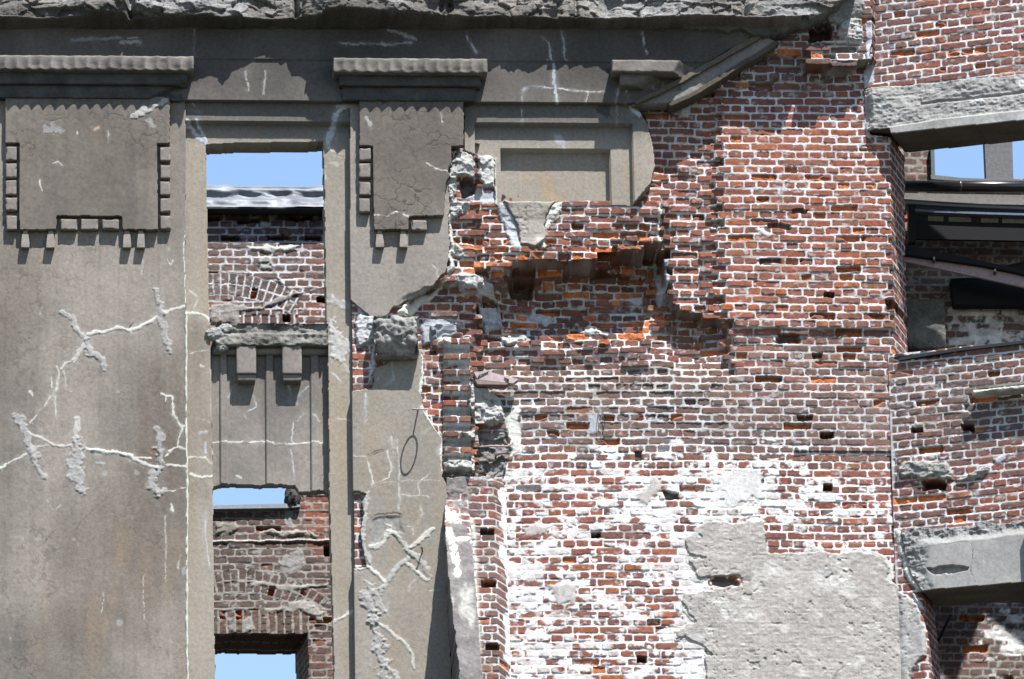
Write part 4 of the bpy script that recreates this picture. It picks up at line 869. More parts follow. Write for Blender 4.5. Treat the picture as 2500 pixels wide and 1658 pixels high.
# --- loose-looking block of masonry stuck in the break -----------------------
def blockfn(Xv, sgn):
    d, _ = facets(Xv[:, 0]*9+2, Xv[:, 2]*11+Xv[:, 1]*3, 5, 1.2)
    n = fbm(Xv[:, 0]*9, Xv[:, 2]*9+Xv[:, 1]*5, 4, 8)
    Xv[:, 1] += (sgn[:, 1] > 0)*(.035*d+.03*n+.018*fbm(Xv[:, 0]*40, Xv[:, 2]*40, 3, 9)+.012*ridged(Xv[:, 0]*22, Xv[:, 2]*26, 3, 10))
    rx = np.abs((Xv[:, 0]-bx)/(bw/2)); rz = np.abs((Xv[:, 2]-bz)/(bh/2))
    Xv[:, 1] -= (sgn[:, 1] > 0)*(.05*ss(.75, 1.05, rx)+.04*ss(.7, 1.05, rz)+.09*(Xv[:, 2] < bz)*ss(.2, 1, rz))
    Xv[:, 0] += sgn[:, 0]*.02*n; Xv[:, 2] += sgn[:, 2]*.014*n
    return Xv
bx, bz, bw, bh = X(915, 778, .2), Zc(915, 777, .2), .37, .34
rbox('stone_block', (bx-bw/2, -.02, bz-bh/2), (bx+bw/2, .235, bz+bh/2), np.array([.33, .32, .30]), M_ROCK, FA, .012, .006, .03, 44, fn=blockfn, cvar=.55)

# --- solid wall behind the render, and the wall running down to the ground ---
def f_back(G):
    H = np.full(G.s.shape, -.16); C = np.broadcast_to(np.array([.2, .11, .08]), G.s.shape+(3,)).copy()
    o = 8
    hole = inside(G.u, G.v, D((470, 318), (760, 318), (768, 745), (775, 800), (775, 1122), (790, 1700), (480, 1700), (470, 745)))
    sp = inside(G.u, G.v, D((440, 760), (800, 760), (800, 1112), (440, 1112)))
    return H, (~hole) | sp, C
relief('wall_backing', FA, F0, (-140, 900, -115, 1760), -.16, .03, f_back, -.21, M_BRICK)
zbot = F0.sz(1250, 1760, 0)[1]
prism('lower_wall', [(-6.5, 0), (3.4, 0), (3.4, zbot+.02), (-6.5, zbot+.02)], -.5, .0, C_CEM, M_CEM, FA)
# ============================================================ angled tower wall
o1 = F0.sz(*D1(1995, 250), -.055); o2 = F0.sz(*D1(2057, 1050), -.095)
FR1 = Fr((o1[0], .055), R(20)); FR2 = Fr((o2[0], .095), R(20))
tower = thing('tower_wall', 'red brick tower wall angled towards the viewer with concrete lintels over two openings', 'tower wall', (o2[0]+1, .1, 0))
zr1 = FR1.sz(2400, 150, 0)[1] % BC; zr2 = FR2.sz(2400, 1000, 0)[1] % BC
def lin(pts):
    xs = [p[0] for p in pts]; ys = [p[1] for p in pts]
    return lambda u: np.interp(u, xs, ys)
L1bot = lin(K('a3', [(1300, 880), (1450, 872), (1465, 913), (2365, 822), (2800, 776)]))
L1top = lin(K('a3', [(1280, 600), (1400, 592), (1800, 556), (2365, 503), (2800, 462)]))
L1mid = lin(K('a3', [(1280, 900), (1450, 868), (1800, 812), (2365, 752), (2800, 706)]))
def f_r1(G):
    H, C = masonry(G, 0.0, (), 8, zr1, [(D((1990, -200), (2130, -200), (2130, 110), (1990, 140)), .55, 60)], .22, (), .10, (), [(D((2100, 0), (2700, 0), (2700, 180), (2050, 180)), .15, 80)], np.array([.62, .63, .655]),
        (), [(D((1990, 0), (2012, 0), (2020, 200), (1992, 200)), .012, C_BLU, 6, 'flat'), (D((2205, 65), (2260, 62), (2262, 78), (2210, 80)), .006, (.25, .22, .2), 4, 'flat')], (), (), (), smear=.06, tints=[(D((1980, -200), (2700, -200), (2700, 330), (1980, 330)), (.25, .085, .06), .45, 20)])
    return H, (G.s > .0) & (G.v < L1top(G.u)+30), C
relief('brickwork', tower, FR1, (2108, 2660, -115, 330), 0.0, GRID, f_r1, -.03, M_BRICK)
def f_l1(G):
    s, z = G.s, G.z
    lo = ss(-2, 2, G.v-L1mid(G.u))*ss(2155, 2175, G.u)
    gr = L1mid(G.u)-.48*(L1mid(G.u)-L1top(G.u))+4*fbm(s*4, z*0, 3, 3)
    H = .055 + (.007*ridged(s*26, z*34, 4, 101)+.006*fbm(s*6, z*30, 3, 99))*(1-lo) + .02*fbm(s*5, z*5, 3, 102)*(1-lo) - .02*np.exp(-((G.v-gr)/2.5)**2)*(s > .5)*(1-lo)
    H = H*(1-lo)+(.075+.003*fbm(s*10, z*10, 2, 3))*lo
    H -= .05*ss(.10, 0, s)
    C = np.array([.365, .352, .334])*(1+.16*fbm(s*3, z*5, 4, 103)+.10*fbm(s*25, z*25, 3, 104)*(1-lo)+.10*fbm(s*6, z*26, 3, 105)*lo)[..., None]
    C = mixc(C, (.60, .60, .59), .55*ss(.15, .5, fbm(s*5, z*8, 3, 106)))
    C = mixc(C, (.22, .20, .19), .4*ss(.2, .5, fbm(s*2.5, z*5, 3, 107)))
    j = 4*fbm(s*10, z*10, 3, 108)
    m = (G.v > L1top(G.u)+j*.8) & (G.v < L1bot(G.u)+j*.15*(1-lo)) & (s > .012+.01*fbm(z*12, z*0, 2, 3))
    return H, m, C
relief('lintel', tower, FR1, (2108, 2660, 160, 345), .05, GRID*.9, f_l1, -.43, M_CEM, layers=20, skin=lambda a, b, c, d: np.array([.13, .112, .095])*(1+.35*fbm(a*4, c*9, 4, 7))[:, None])  # underside coloured darker and browner to deepen its shade
zt1 = FR1.sz(2400, -112, 0)[1]
prism('upper_wall_backing', [(0.02, FR1.sz(2110, 200, 0)[1]), (3.2, FR1.sz(2110, 200, 0)[1]), (3.2, zt1-.06), (.02, zt1-.06)], -.42, -.05, PAL[1], M_BRICK, tower, FR1)

R2top = lin(K('b3', [(1300, 880), (1520, 868), (1700, 850), (2000, 818), (2365, 783), (2800, 742)]))
O2top = lin(K('c3', [(1500, 975), (1670, 962), (2365, 905), (2800, 869)]))
O2left = lambda v: np.interp(v, [1443, 1550, 1658, 1800], [2250.5, 2263, 2270, 2280])
L2top = lin(K('c3', [(1470, 560), (1600, 540), (1800, 520), (2100, 490), (2365, 468), (2800, 430)]))
Pla2 = [(K('c3', [(1380, 720), (1420, 740), (1450, 870), (1480, 950), (1560, 985), (1620, 1030), (1660, 1090), (1690, 1240), (1700, 1400), (1690, 1410), (1640, 1470), (1600, 1540), (1590, 1720), (1300, 1720)]), .018, (.39, .37, .352), 6)]
Lm2 = [(K('c3', [(1500, 130), (1560, 80), (1700, 60), (1850, 90), (1900, 150), (1890, 210), (1820, 200), (1760, 190), (1680, 215), (1640, 190), (1540, 190)]), .05, (.30, .29, .27), 10, 'r'), (K('c3', [(1890, 200), (1960, 190), (2030, 130), (2110, 100), (2140, 120), (2080, 210), (1990, 235), (1900, 225)]), .04, (.32, .31, .29), 10, 'r'), (K('c3', [(2150, 40), (2250, 20), (2240, 80), (2170, 110)]), .012, C_BLU, 10, 'flat'),
       (K('c3', [(1480, 540), (1530, 540), (1620, 860), (1690, 960), (1640, 965), (1560, 900), (1510, 700)]), .02, C_REP*1.05, 8, 'mix'), (K('c3', [(1600, 960), (1640, 970), (1690, 1080), (1660, 1090), (1620, 1030)]), .02, C_REP*1.1, 6, 'mix')]
def f_r2(G):
    H, C = masonry(G, 0.0, [(K('b3', [(2010, 1115), (2365, 1085), (2700, 1060), (2700, 1290), (2365, 1320), (2290, 1390), (1960, 1390)]), -.03, 4)], 10, zr2,
        [(D((2040, 780), (2700, 700), (2700, 1000), (2040, 1040)), .50, 120), (D((2200, 880), (2700, 850), (2700, 1000), (2230, 1000)), .75, 30)], .26, [(D((2050, 1060), (2140, 1060), (2150, 1230), (2050, 1240)), .18, 50), (D((2140, 1040), (2300, 1020), (2300, 1090), (2140, 1100)), .2, 60)], .06, (), [(D((2050, 1130), (2700, 1100), (2700, 1240), (2050, 1240)), .22, 60)],  # second zone darkens the brick where the ledge's shadow falls
        np.array([.55, .56, .57]), [(D((2040, 1080), (2700, 1080), (2700, 1800), (2040, 1800)), (.64, .645, .66), 50)], Lm2, Pla2, [(2280, 1187, 58, 24, .18), (2362, 1043, 32, 16, .15), (2238, 1052, 30, 12, .15), (2206, 872, 60, 12, .03)], smear=.08, smears=[(D((2040, 780), (2700, 700), (2700, 1100), (2040, 1100)), .14, 80)], tints=[(D((2040, 740), (2700, 640), (2700, 1060), (2040, 1080)), (.19, .095, .08), .55, 60), (D((2040, 1090), (2700, 1060), (2700, 1800), (2040, 1800)), (.25, .085, .062), .4, 60)])
    jb = np.clip((G.u-(O2left(G.v)-14))/14, 0, 1)*(G.v > O2top(G.u))
    H = H-.05*jb**2
    H = H*ss(-.002, .06, G.s); C = mixc(C, C_MORT*.85*(1+.2*fbm(G.s*9, G.z*9, 3, 4))[..., None], ss(.03, .012, G.s+.02*fbm(G.z*7, G.z*0, 3, 5))*(G.v < 1500)*ss(-.2, .3, fbm(G.z*3, G.s*3, 2, 6)))
    m = (G.s > -.002) & (G.v > R2top(G.u)+2*fbm(G.s*9, G.z*0, 3, 3)) & ((G.v < O2top(G.u)-25) | (G.u < O2left(G.v)))
    return H, m, np.clip(C, .02, .88)
def skin2(sk, Zu, hk, Cu):
    r, c, e, *_ = bonds(hk+.03, Zu-zr2, 7)
    return np.where((e > .001)[:, None], PAL[np.floor(hsh(r, c, 1)*8).astype(int) % 8]*.8, C_MORT*.7)
relief('brickwork', tower, FR2, (2168, 2660, 800, 1760), 0.0, GRID, f_r2, -.43, M_BRICK, layers=30, skin=skin2)
def f_l2(G):
    s, z = G.s, G.z
    t = (G.v-L2top(G.u))/(O2top(G.u)-L2top(G.u))
    sm = ss(.16, .30, t+.10*fbm(s*3.2, s*0, 3, 3)) * ss(2215, 2262, G.u+12*fbm(s*9, z*9, 3, 4)-22*t)
    rough = .015*ridged(s*24, z*24, 4, 111)+.02*fbm(s*7, z*7, 4, 112)
    H = (.03+rough)*(1-sm) + sm*(.075+.006*fbm(s*4, z*4, 3, 113))
    C = np.array([.27, .268, .26])*(1+.3*fbm(s*14, z*14, 4, 114))[..., None]
    cs_ = np.array([.365, .355, .338])*(1+.14*fbm(s*3, z*3, 4, 115)+.06*fbm(s*20, z*30, 3, 116))[..., None]
    C = mixc(C, cs_, sm)
    sc = sdp(G.u+6*fbm(s*12, z*12, 3, 9), G.v+6*fbm(s*12, z*12, 3, 10), K('c3', [(1690, 810), (1780, 795), (1900, 790), (2005, 805), (1990, 835), (1860, 855), (1760, 855)]))
    w = ss(0, 3, sc); H -= w*(.03+.012*ridged(s*18, z*24, 3, 11)); C = mixc(C, np.array([.25, .245, .235]), w*(.75+.4*fbm(s*14, z*20, 3, 12)))
    strokes(G, H, C, [('c3', [(2010, 640), (2015, 700), (2005, 830), (2035, 910)], .007, -.008, (.08, .075, .07), .4), ('c3', [(1690, 660), (1800, 640), (1990, 620)], .016, .006, C_LUMP*1.2, .4), ('c3', [(1615, 830), (1660, 900), (1640, 960)], .05, .01, C_REP*.9, .6), ('c3', [(1620, 690), (1650, 760)], .08, .012, C_LUMP, .8), ('c3', [(2095, 730), (2098, 830)], .006, .001, C_REP, .2)])
    j = 4*fbm(s*10, z*10, 3, 117)
    m = (G.v > L2top(G.u)+j*2) & (G.v < O2top(G.u)) & (G.u > np.interp(G.v, [1230, 1340, 1400, 1443], [2188, 2205, 2222, 2250])+j)
    return H, m, C
relief('lintel', tower, FR2, (2175, 2660, 1225, 1455), .05, GRID*.85, f_l2, -.42, M_CEM, layers=20, skin=lambda a, b, c, d: np.array([.15, .13, .11])*(1+.35*fbm(a*4, c*9, 4, 8))[:, None])  # soffit darkened in the same way, shade put into the colour
# ledge over the bricked recess and thin sheet on the sill
def fr_pts(fr, pts, h): return [tuple(fr.pt(np.array(a), np.array(b), np.array(h))) for a, b in fr.poly(pts, h)]
a = FR2.sz(*K('b3', [(2008, 1128)])[0], .16); b = FR2.sz(*K('b3', [(2620, 1068)])[0], .16)
rbox('ledge', (a[0], -.02, a[1]-.016), (b[0], .15, a[1]+.012), C_REP, M_ROCK, tower, .012, .004, .02, 61, fr=FR2, fn=lambda Xv, sg: Xv+np.stack([0*Xv[:, 0], .02*fbm(Xv[:, 0]*9, Xv[:, 2]*9, 3, 4)*(sg[:, 1] > 0), .012*fbm(Xv[:, 0]*12, Xv[:, 1]*12, 3, 5)*(sg[:, 2] < 0)], 1), cvar=.6)
q = [(2195, 873), (2290, 857), (2360, 847), (2560, 824)]
def band(name, fr, up, dn, h0, h1, col, mat, par):
    """a strip between two pixel lines, extruded between two depths"""
    A = fr.poly(up, h1); B = fr.poly(dn, h1)
    return prism(name, A+B[::-1], h0, h1, col, mat, par, fr)
band('sill_flashing', FR2, q, [(x, y+7) for x, y in q], -.40, .03, (.03, .032, .036), M_STEEL, tower)
# unseen pier added just past the frame to throw the shadow on the lower lintel
e0 = FR2.sz(2535, 1300, .0)
rbox('shadow_pier', (e0[0], -.4, 0), (e0[0]+.8, .22, FR2.sz(2535, 1240, 0)[1]), PAL[1], M_BRICK, tower, .25, .0, .0, 3, fr=FR2)
prism('lower_wall', [(0, 0), (3.2, 0), (3.2, FR2.sz(2400, 1770, 0)[1]), (0, FR2.sz(2400, 1770, 0)[1])], -.43, -.0, PAL[1], M_BRICK, tower, FR2)

# ============================================================ wall inside the tower
YI = 1.5
FI = Fr((0, YI), 0.0)
inner = thing('inner_wall', 'shadowed brick wall inside the tower seen through its two openings', 'brick wall', (FI.sz(2400, 900)[0], YI, 0))
zi0 = FI.sz(2400, 1500, 0)[1] % BC
def f_in(G):
    H, C = masonry(G, 0.0, (), 12, zi0, (), .8, [(D((2200, 700), (2700, 690), (2700, 820), (2200, 820)), .45, 60), (D((2280, 1400), (2700, 1400), (2700, 1700), (2300, 1700)), .38, 80)], .08, (), (), np.array([.30, .29, .265]),  # brick and mortar darkened all over to keep the interior dim
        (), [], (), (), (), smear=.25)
    sky = (G.v < 436) & (G.u > 2279) & (G.v > 100)
    return H, ~sky, C
relief('brickwork', inner, FI, (2080, 2720, 40, 1760), 0.0, .010, f_in, -.3, M_BRICK, layers=8)
def ipt(px, py, Y): s, z = Fr((0, Y), 0).sz(px, py, 0); return (s, Y, z)
def iband(name, pts, Y, th, col, mat, par):
    f = Fr((0, Y), 0); P = f.poly(pts, 0)
    return prism(name, P, -th, 0.0, col, mat, par, f)
iband('sill_sheet', [(2272, 427), (2300, 429), (2345, 434), (2520, 441), (2520, 449), (2345, 442), (2274, 437)], 1.42, .3, (.16, .175, .18), M_STEEL, inner)
iband('window_post', [(2403, 330), (2471, 320), (2474, 440), (2408, 440)], 1.62, .12, (.17, .175, .18), M_CEM, inner)
iband('window_frame', [(2272, 350), (2281, 350), (2283, 432), (2274, 432)], 1.43, .1, (.12, .15, .17), M_STEEL, inner)
fb = Fr((0, 1.38), 0); (s0_, z0_), (s1_, z1_) = fb.sz(2215, 850), fb.sz(2306, 729)
rbox('concrete_block', (s0_, -.11, z0_), (s1_, .0, z1_), np.array([.15, .145, .13]), M_ROCK, inner, .012, .012, .03, 71, fr=fb, cvar=.6)
zi_t = FI.sz(2400, 60, 0)[1]
pz = FI.sz(2400, 436, 0)[1]

def steel(name, label, cat, loc): return thing(name, label, cat, loc)
a, b = ipt(2195, 455, 0.95), ipt(2620, 456, 0.95)
pp = thing('steel_pipe', 'thick black glossy pipe running level across the upper tower opening', 'pipe', a)
tube('pipe_body', [a, b], .0505, (.012, .012, .014), M_PIPE, pp, 24)
c0 = ipt(2344, 455, 0.95); tube('pipe_joint', [(c0[0]-.012, c0[1], c0[2]), (c0[0]+.012, c0[1], c0[2])], .0535, (.05, .05, .05), M_PIPE, pp, 24)
ga = thing('steel_gallery', 'curved dark blue steel channel beam with a row of spacers under the black pipe', 'steel beam', ipt(2350, 540, 1.1))
def curve(pts, n=14):
    xs = np.linspace(pts[0][0], pts[-1][0], n); return [(x, float(np.interp(x, [p[0] for p in pts], [p[1] for p in pts]))) for x in xs]
cu = lambda *p: curve(list(p))
def gband(name, up, dn, Y, th, col, mat=M_STEEL):
    return iband(name, up+dn[::-1], Y, th, col, mat, ga)
gband('deck_slab', cu((2200, 471), (2350, 474), (2620, 478)), cu((2200, 485), (2300, 492), (2400, 498), (2620, 503)), 1.10, .3, (.22, .21, .195), M_CEM)
gband('channel_lip', cu((2200, 490), (2300, 497), (2400, 501), (2620, 509)), cu((2200, 496), (2300, 502), (2400, 507), (2620, 515)), 1.0, .1, (.20, .225, .27))  # lips paler than the web, with skylight put into their colour
gband('channel_web', cu((2234, 497), (2300, 503), (2400, 508), (2620, 516)), cu((2234, 511), (2300, 515), (2400, 519), (2620, 525)), 1.04, .04, (.035, .05, .09))
gband('channel_lip', cu((2234, 510), (2300, 514), (2400, 518), (2620, 524)), cu((2234, 516), (2300, 519), (2400, 523), (2620, 529)), 1.0, .1, (.13, .16, .22))
gband('deep_plate', cu((2225, 538), (2300, 541), (2620, 548)), cu((2225, 583), (2300, 584), (2620, 590)), 1.05, .04, (.004, .004, .006))
for x0, x1 in ((2222, 2266), (2305, 2316), (2373, 2395), (2439, 2447), (2502, 2620)):
    iband('spacer', [(x0, 512), (x1, 514), (x1, 545), (x0, 543)], 1.07, .05, (.015, .015, .018), M_STEEL, ga)
iband('hanger', [(2218, 496), (2236, 498), (2236, 590), (2218, 590)], 1.02, .1, (.010, .010, .012), M_STEEL, ga)
gband('far_strip', cu((2240, 524), (2620, 536)), cu((2240, 545), (2620, 552)), 1.42, .05, (.40, .38, .32), M_CEM)
br = thing('diagonal_brace', 'sloping purple grey steel angle with bolts crossing the upper opening', 'steel brace', ipt(2370, 650, .9))
iband('upper_flange', [(2205, 596), (2640, 689), (2640, 712), (2490, 667), (2400, 648), (2205, 620)], .92, .10, (.007, .006, .008), M_STEEL, br)  # shaded underside of the same angle, painted near black
iband('lower_flange', [(2205, 619), (2350, 646), (2640, 695), (2640, 730), (2500, 701), (2205, 637)], .98, .03, (.36, .28, .30), M_STEEL, br)
for x, y in ((2279, 639), (2428, 668)):
    p = ipt(x, y, .96); tube('bolt', [p, (p[0], p[1]-.05, p[2]-.005)], .013, (.06, .05, .05), M_STEEL, br, 8)
    tube('bolt', [(p[0], p[1]-.04, p[2]+.0), (p[0]-.003, p[1]-.055, p[2]+.022)], .008, (.5, .5, .5), M_STEEL, br, 8)
for nm, lb, ct, pts, Y in (('steel_strut', 'short black strut behind the right end of the diagonal brace', 'steel strut', [(2445, 652), (2640, 606), (2640, 632), (2475, 662)], 1.2),
                          ('boxed_beam', 'wide black beam below the diagonal brace in the dark of the tower', 'steel beam', [(2322, 682), (2640, 668), (2640, 742), (2330, 742)], 1.30)):
    t = thing(nm, lb, ct, ipt(*pts[0], Y)); iband('beam_face', pts, Y, .14, (.005, .005, .006), M_STEEL, t)
    iband('beam_edge', [(pts[0][0], pts[0][1]+2), (pts[1][0], pts[1][1]+2), (pts[1][0], pts[1][1]-2), (pts[0][0], pts[0][1]-2)], Y-.01, .16, (.008, .008, .009), M_STEEL, t)
t = thing('steel_angle', 'short purple grey steel beam end under the lower tower lintel', 'steel beam', ipt(2450, 1450, .9))
iband('beam_face', [(2431, 1444), (2640, 1440), (2640, 1456), (2431, 1457)], .9, .06, (.20, .17, .19), M_STEEL, t)
iband('beam_edge', [(2400, 1457), (2640, 1456), (2640, 1462), (2400, 1462)], .88, .12, (.02, .02, .02), M_STEEL, t)
t = thing('shadow_bar', 'thin black bar in place of a shadow line on the brick inside the lower tower opening', 'rod', ipt(2287, 1571, 1.4))
tube('rod_bar', [ipt(2283, 1580, 1.47), ipt(2322, 1500, 1.38)], .012, (.015, .015, .016), M_STEEL, t, 8)  # shadow line on the brick, built as a thin dark bar

# ============================================================ rear wall behind the window bay
YR = 3.5
FB = Fr((0, YR), 0.0)
rear = thing('rear_wall', 'weathered brick wall with arches seen through the two window bays, sheet metal on top', 'brick wall', (FB.sz(620, 900)[0], YR, 0))
zr0 = FB.sz(640, 900, 0)[1] % BC
def arch(tag, crown, edge, rings, w):
    c = FB.sz(*K(tag, [crown])[0]); e = FB.sz(*K(tag, [edge])[0])
    dx, dy = e[0]-c[0], c[1]-e[1]; Rr = (dx*dx+dy*dy)/(2*dy); a1 = math.asin(dx/Rr)
    return (c[0], c[1]-Rr, Rr, rings, w, -a1, a1)
AR = [arch('b1', (1500, 322), (2060, 470), 2, .108), arch('c1', (1620, 812), (2235, 1010), 2, .105)]
SOL = [(K('c1', [(1300, 1095), (2100, 1095), (2100, 1258), (1300, 1258)]), .072), (K('b1', [(1640, 605), (2030, 605), (2030, 760), (1640, 760)]), .075)]
LmB = [(K('b1', [(1640, 140), (1850, 130), (2060, 140), (2000, 185), (1700, 180)]), .02, C_REP, 10, 'flat'), (K('b1', [(1800, 190), (1850, 200), (1880, 330), (1950, 400), (1900, 430), (1850, 320), (1760, 320), (1740, 260)]), .02, C_LUMP*1.1, 10, 'mix'),
       (K('b1', [(1870, 470), (2060, 440), (2090, 480), (1900, 540), (1700, 600), (1560, 610), (1420, 620), (1420, 520), (1600, 540), (1820, 520)]), .02, C_LUMP*.9, 14, 'mix'), (K('b1', [(1420, 530), (1640, 560), (1650, 680), (1420, 680)]), .02, (.30, .28, .26), 10, 'mix'),
       (K('a1', [(1800, 1440), (1890, 1440), (1880, 1510), (1830, 1500)]), .06, (.33, .31, .28), 6, 'r'), (K('b1', [(1740, -40), (1850, -20), (1850, 40), (1760, 30)]), .015, C_BLU, 8, 'mix'),
       (K('c1', [(1450, 495), (1600, 490), (1640, 540), (1560, 580), (1450, 600)]), .02, (.25, .23, .2), 10, 'mix'), (K('c1', [(1740, 530), (2000, 540), (2180, 560), (2160, 600), (1900, 600), (1780, 590)]), .02, (.36, .34, .30), 10, 'mix'), (K('c1', [(1400, 612), (2300, 600), (2300, 634), (1400, 640)]), .035, C_REP, 3, 'flat'),
       (K('c1', [(1890, 740), (2060, 640), (2080, 800), (1960, 860), (1880, 830)]), .012, C_LUMP*.9, 14, 'mix'), (K('c1', [(1690, 890), (2240, 900), (2240, 930), (2000, 960), (1700, 940)]), .012, (.36, .34, .31), 10, 'mix'), (K('c1', [(1920, 420), (1990, 400), (2010, 540), (1940, 520)]), .012, C_LUMP*1.1, 8, 'mix'),
       (K('c1', [(1780, 1070), (2100, 1020), (2240, 1090), (2180, 1180), (2060, 1110), (1800, 1110)]), .015, (.36, .34, .31), 14, 'mix'), (K('c1', [(1640, 1150), (1720, 1120), (1740, 1240), (1640, 1240)]), .012, C_LUMP, 10, 'mix')]
def f_rear(G):
    H, C = masonry(G, 0.0, [(K('a1', [(1200, 1400), (2400, 1400), (2400, 1500), (1200, 1500)]), -.04, 2)], 14, zr0,
        [(D((440, 440), (800, 440), (800, 590), (440, 590)), .75, 60), (D((440, 1150), (690, 1150), (760, 1420), (440, 1420)), .8, 40), (D((440, 580), (800, 580), (800, 690), (440, 690)), .6, 40)], .3, (), .02, (),  # top zone darkens the brick where the capping throws its shadow
        [(D((690, 1130), (800, 1130), (800, 1290), (720, 1290)), .6, 20), (D((690, 590), (800, 590), (800, 760), (690, 760)), .5, 30)], np.array([.31, .298, .275]),
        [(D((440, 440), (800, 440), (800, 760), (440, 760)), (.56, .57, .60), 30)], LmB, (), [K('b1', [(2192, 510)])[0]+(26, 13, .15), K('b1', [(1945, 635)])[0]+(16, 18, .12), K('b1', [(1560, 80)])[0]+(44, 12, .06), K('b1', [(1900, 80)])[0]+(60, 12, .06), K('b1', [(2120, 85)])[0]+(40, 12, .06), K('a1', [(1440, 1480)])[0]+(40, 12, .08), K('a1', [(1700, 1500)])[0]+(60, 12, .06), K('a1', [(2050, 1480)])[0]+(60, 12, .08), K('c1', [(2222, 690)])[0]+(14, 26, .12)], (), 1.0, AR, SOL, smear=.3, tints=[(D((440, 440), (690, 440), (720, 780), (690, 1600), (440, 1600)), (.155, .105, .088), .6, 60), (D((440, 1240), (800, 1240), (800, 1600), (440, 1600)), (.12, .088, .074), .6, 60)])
    j = 4*fbm(G.s*9, G.z*9, 3, 15)
    hA = (G.v > D1(0, 775)[1]) & (G.v < D1(0, 1166)[1]) & (G.u < D1(689, 0)[0]+j)
    hB = (G.v > D1(0, 1464)[1]+j) & (G.u < D1(711, 0)[0]+j)
    return H, ~(hA | hB) & (G.v > D1(0, 478)[1]), np.clip(C, .02, .85)
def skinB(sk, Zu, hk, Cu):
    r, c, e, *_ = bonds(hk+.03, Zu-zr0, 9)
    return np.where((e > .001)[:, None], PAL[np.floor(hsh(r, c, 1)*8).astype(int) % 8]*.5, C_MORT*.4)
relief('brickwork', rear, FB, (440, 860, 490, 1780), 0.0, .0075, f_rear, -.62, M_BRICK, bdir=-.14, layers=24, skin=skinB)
# crumpled sheet metal on the wall head
n, mrows = 150, 34
s_ = np.linspace(FB.sz(430, 480)[0], FB.sz(870, 480)[0], n); zlo = FB.sz(*D1(620, 479), .14)[1]
T = np.linspace(0, 1, mrows); S_, T_ = np.meshgrid(s_, T)
zhi = FB.sz(*D1(620, 428), -.16)[1]
wr = .034*fbm(S_*3.2+.5*T_, T_*3.2, 3, 5)+.020*ridged(S_*4+.3*T_, T_*5, 2, 6)*np.sin(T_*math.pi)+.004*fbm(S_*14, T_*9, 2, 8)
V = np.stack([S_, YR-.14+.30*T_-.05*np.sin(T_*9)*np.sin(T_*math.pi)-wr, zlo+(zhi-zlo)*T_+.012*fbm(S_*2.3, T_, 3, 7)*T_+wr*.5], -1).reshape(-1, 3)
Fq = np.array([(i*n+j, i*n+j+1, (i+1)*n+j+1, (i+1)*n+j) for i in range(mrows-1) for j in range(n-1)])
fl = mk('metal_capping', V, Fq, np.array([.20, .215, .24])*(1+.35*fbm(S_*6, T_*5, 3, 11)).reshape(-1, 1), M_METAL, rear, True)
zf = FB.sz(*D1(620, 479), .14)[1]
prism('capping_edge', [(s_[0], zf-.012), (s_[-1], zf-.012), (s_[-1], zf+.006), (s_[0], zf+.006)], -.3, .138, (.05, .052, .055), M_STEEL, rear, FB)
prism('wall_head', [(s_[0], FB.sz(*D1(620, 484), 0)[1]-.01), (s_[-1], FB.sz(*D1(620, 484), 0)[1]-.01), (s_[-1], zhi-.04), (s_[0], zhi-.04)], -.35, -.10, (.2, .18, .16), M_BRICK, rear, FB)
qa = K('c1', [(1300, 380), (1960, 362), (2040, 372)]); qb = K('c1', [(1300, 402), (1960, 392), (2040, 384)])
A = FB.poly(qa, .06); B = FB.poly(qb, .06)
prism('sill_flashing', [A[0], A[1], A[2], B[2], B[1], B[0]], -.6, .05, (.30, .33, .38), M_STEEL, rear, FB)
lumpy('jamb_stump', rear, (lambda s, z: (s, YR-.02, z))(*FB.sz(*K('c1', [(1990, 320)])[0])), .09, (.10, .095, .09), 9, squash=(.8, .8, 1.3))

# ============================================================ ironwork on the wall
pl_ = thing('iron_plate', 'pinkish rusty iron angle jutting from the brick below the dark hollow', 'iron bracket', W3(1200, 920, -.1))
def plate(name, pts, h0, h1, col):
    return prism(name, F0.poly(pts, h1), h0, h1, col, M_RUST, pl_)
plate('web', [(1157, 908), (1189, 906), (1266, 926), (1252, 936), (1166, 926)], -.04, .045, (.46, .36, .35))
plate('flange', [(1160, 927), (1166, 926.5), (1240, 935), (1238, 939), (1166, 938)], -.06, .055, (.24, .17, .16))
tube('strap', [W3(1167, 925, .052), W3(1170, 916, .056), W3(1192, 907, .052)], .006, (.2, .15, .14), M_RUST, pl_, 8)
tube('strap', [W3(1232, 921, .05), W3(1241, 926, .056), W3(1238, 946, .03)], .008, (.22, .17, .16), M_RUST, pl_, 8)
rg = thing('iron_ring', 'rusty iron hoop on a short arm over the cracked cement strip', 'iron ring', W3(1020, 998, .09))
q0 = Vector(W3(1021, 999, .085)); dv = Vector((0, -1, -.34)).normalized()
tube('arm', [q0, q0+dv*.115], .0065, (.30, .22, .21), M_RUST, rg, 8)
cc = q0+dv*(.115+.075)
tube('hoop', [cc+Vector((1, 0, 0))*(.06*math.cos(t))+dv*(.075*math.sin(t)) for t in np.linspace(0, 2*math.pi, 40, endpoint=False)], .0065, (.38, .29, .28), M_RUST, rg, 8, closed=True)
hk = thing('iron_hook', 'bent pinkish iron rod lying across the grey mortar hole', 'iron hook', W3(1164, 1092, -.05))
tube('rod_bar', [W3(*p, h) for p, h in (((1164, 1093), -.02), ((1196, 1089), .02), ((1238, 1090), .03), ((1247, 1086), .03), ((1249, 1076), .0))], .009, (.45, .33, .31), M_RUST, hk, 8)
hk = thing('iron_hook', 'small dark rusty hook below the longer pinkish rod', 'iron hook', W3(1210, 1115, -.05))
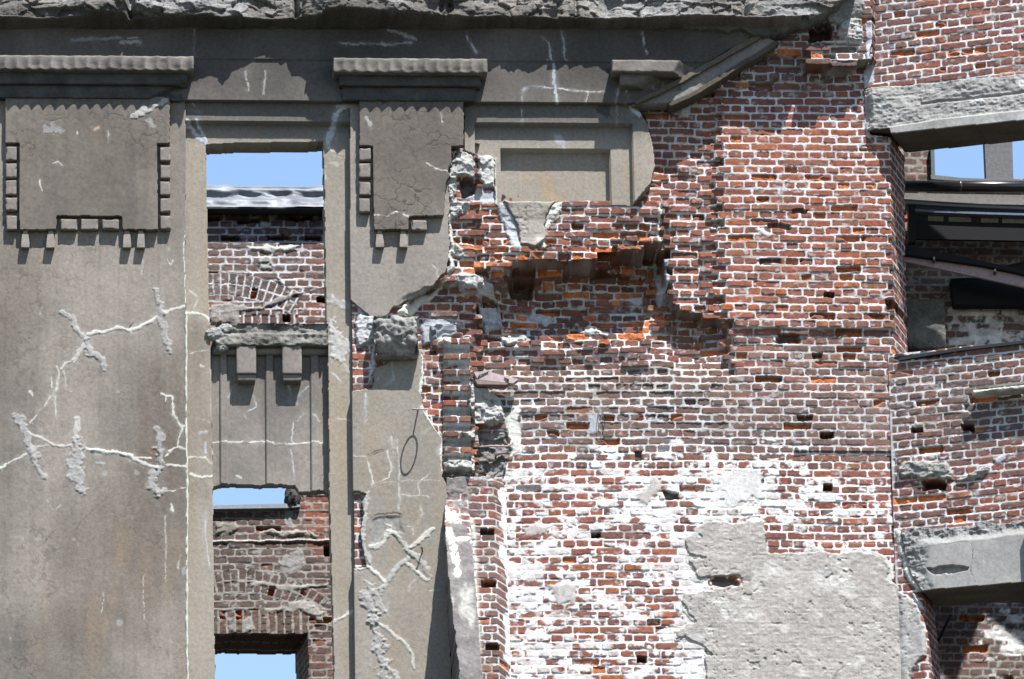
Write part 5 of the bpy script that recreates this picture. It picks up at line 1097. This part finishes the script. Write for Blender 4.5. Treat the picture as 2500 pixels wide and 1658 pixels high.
tube('rod_bar', [W3(*p, h) for p, h in (((1209, 1122), -.04), ((1211, 1112), -.03), ((1218, 1108), -.02), ((1236, 1106), -.06))], .008, (.10, .07, .07), M_RUST, hk, 8)
pn = thing('iron_pin', 'thin dark iron pin sticking out of the lower cement strip', 'iron pin', W3(*K('c2', [(645, 690)])[0], .09))
p0 = Vector(W3(*K('c2', [(645, 690)])[0], .085)); tube('pin_shank', [p0, p0+Vector((-.012, -.085, .004))], .006, (.08, .07, .065), M_RUST, pn, 8); tube('pin_head', [p0+Vector((-.012, -.085, .004)), p0+Vector((-.014, -.093, .004))], .010, (.10, .08, .07), M_RUST, pn, 8)
wi = thing('loose_wire', 'thin dark wire hanging on the sooty brick below the grey patch', 'wire', W3(1472, 1000, -.08))
tube('wire_strand', [W3(*p, -.075) for p in K('b2', [(1870, 1235), (1872, 1300), (1885, 1350), (1862, 1400), (1870, 1425), (1900, 1420)])], .0035, (.05, .05, .055), M_RUST, wi, 6)
tube('wire_strand', [W3(*p, -.07) for p in K('b2', [(1845, 1240), (1835, 1320), (1840, 1400), (1860, 1420)])], .0025, (.07, .07, .075), M_RUST, wi, 6)

# ============================================================ ground, sky, sun, camera
gv = np.array([(-400, -400, 0), (400, -400, 0), (400, 400, 0), (-400, 400, 0)], float)
g = mk('ground', gv, [(0, 1, 2, 3)], (.06, .066, .05), M_CEM); g['kind'] = 'structure'
SUN_EL, SUN_AZ = R(61), R(25.6)
sd_ = Vector((math.sin(SUN_AZ)*math.cos(SUN_EL), -math.cos(SUN_AZ)*math.cos(SUN_EL), math.sin(SUN_EL)))
w = bpy.data.worlds.new('World'); scn.world = w; w.use_nodes = True
nt = w.node_tree; bg = nt.nodes['Background']
sk = nt.nodes.new('ShaderNodeTexSky'); sk.sky_type = 'NISHITA'; sk.sun_disc = False
sk.sun_elevation = SUN_EL; sk.sun_rotation = math.pi - SUN_AZ; sk.altitude = 0; sk.dust_density = .15; sk.ozone_density = 1.2
nt.links.new(sk.outputs['Color'], bg.inputs['Color']); bg.inputs['Strength'].default_value = .095
ld = bpy.data.lights.new('sun', 'SUN'); ld.energy = 5.0; ld.angle = R(.5); ld.color = (1.0, .978, .945)
lo = bpy.data.objects.new('sun', ld); COL.objects.link(lo); lo.rotation_euler = sd_.to_track_quat('Z', 'Y').to_euler(); lo.location = (5, -20, 40)
cd = bpy.data.cameras.new('camera'); cam = bpy.data.objects.new('camera', cd); COL.objects.link(cam)
cd.sensor_width = 36; cd.lens = F_MM; cd.clip_start = 1; cd.clip_end = 2000
cam.matrix_world = Matrix(((RT[0], UP[0], -fwd[0], CAM[0]), (RT[1], UP[1], -fwd[1], CAM[1]), (RT[2], UP[2], -fwd[2], CAM[2]), (0, 0, 0, 1)))
scn.camera = cam
scn.view_settings.view_transform = 'Standard'; scn.view_settings.look = 'None'
scn.view_settings.exposure = 1.35; scn.view_settings.gamma = 1
scn.cycles.max_bounces = 5; scn.cycles.diffuse_bounces = 3; scn.cycles.use_denoising = True
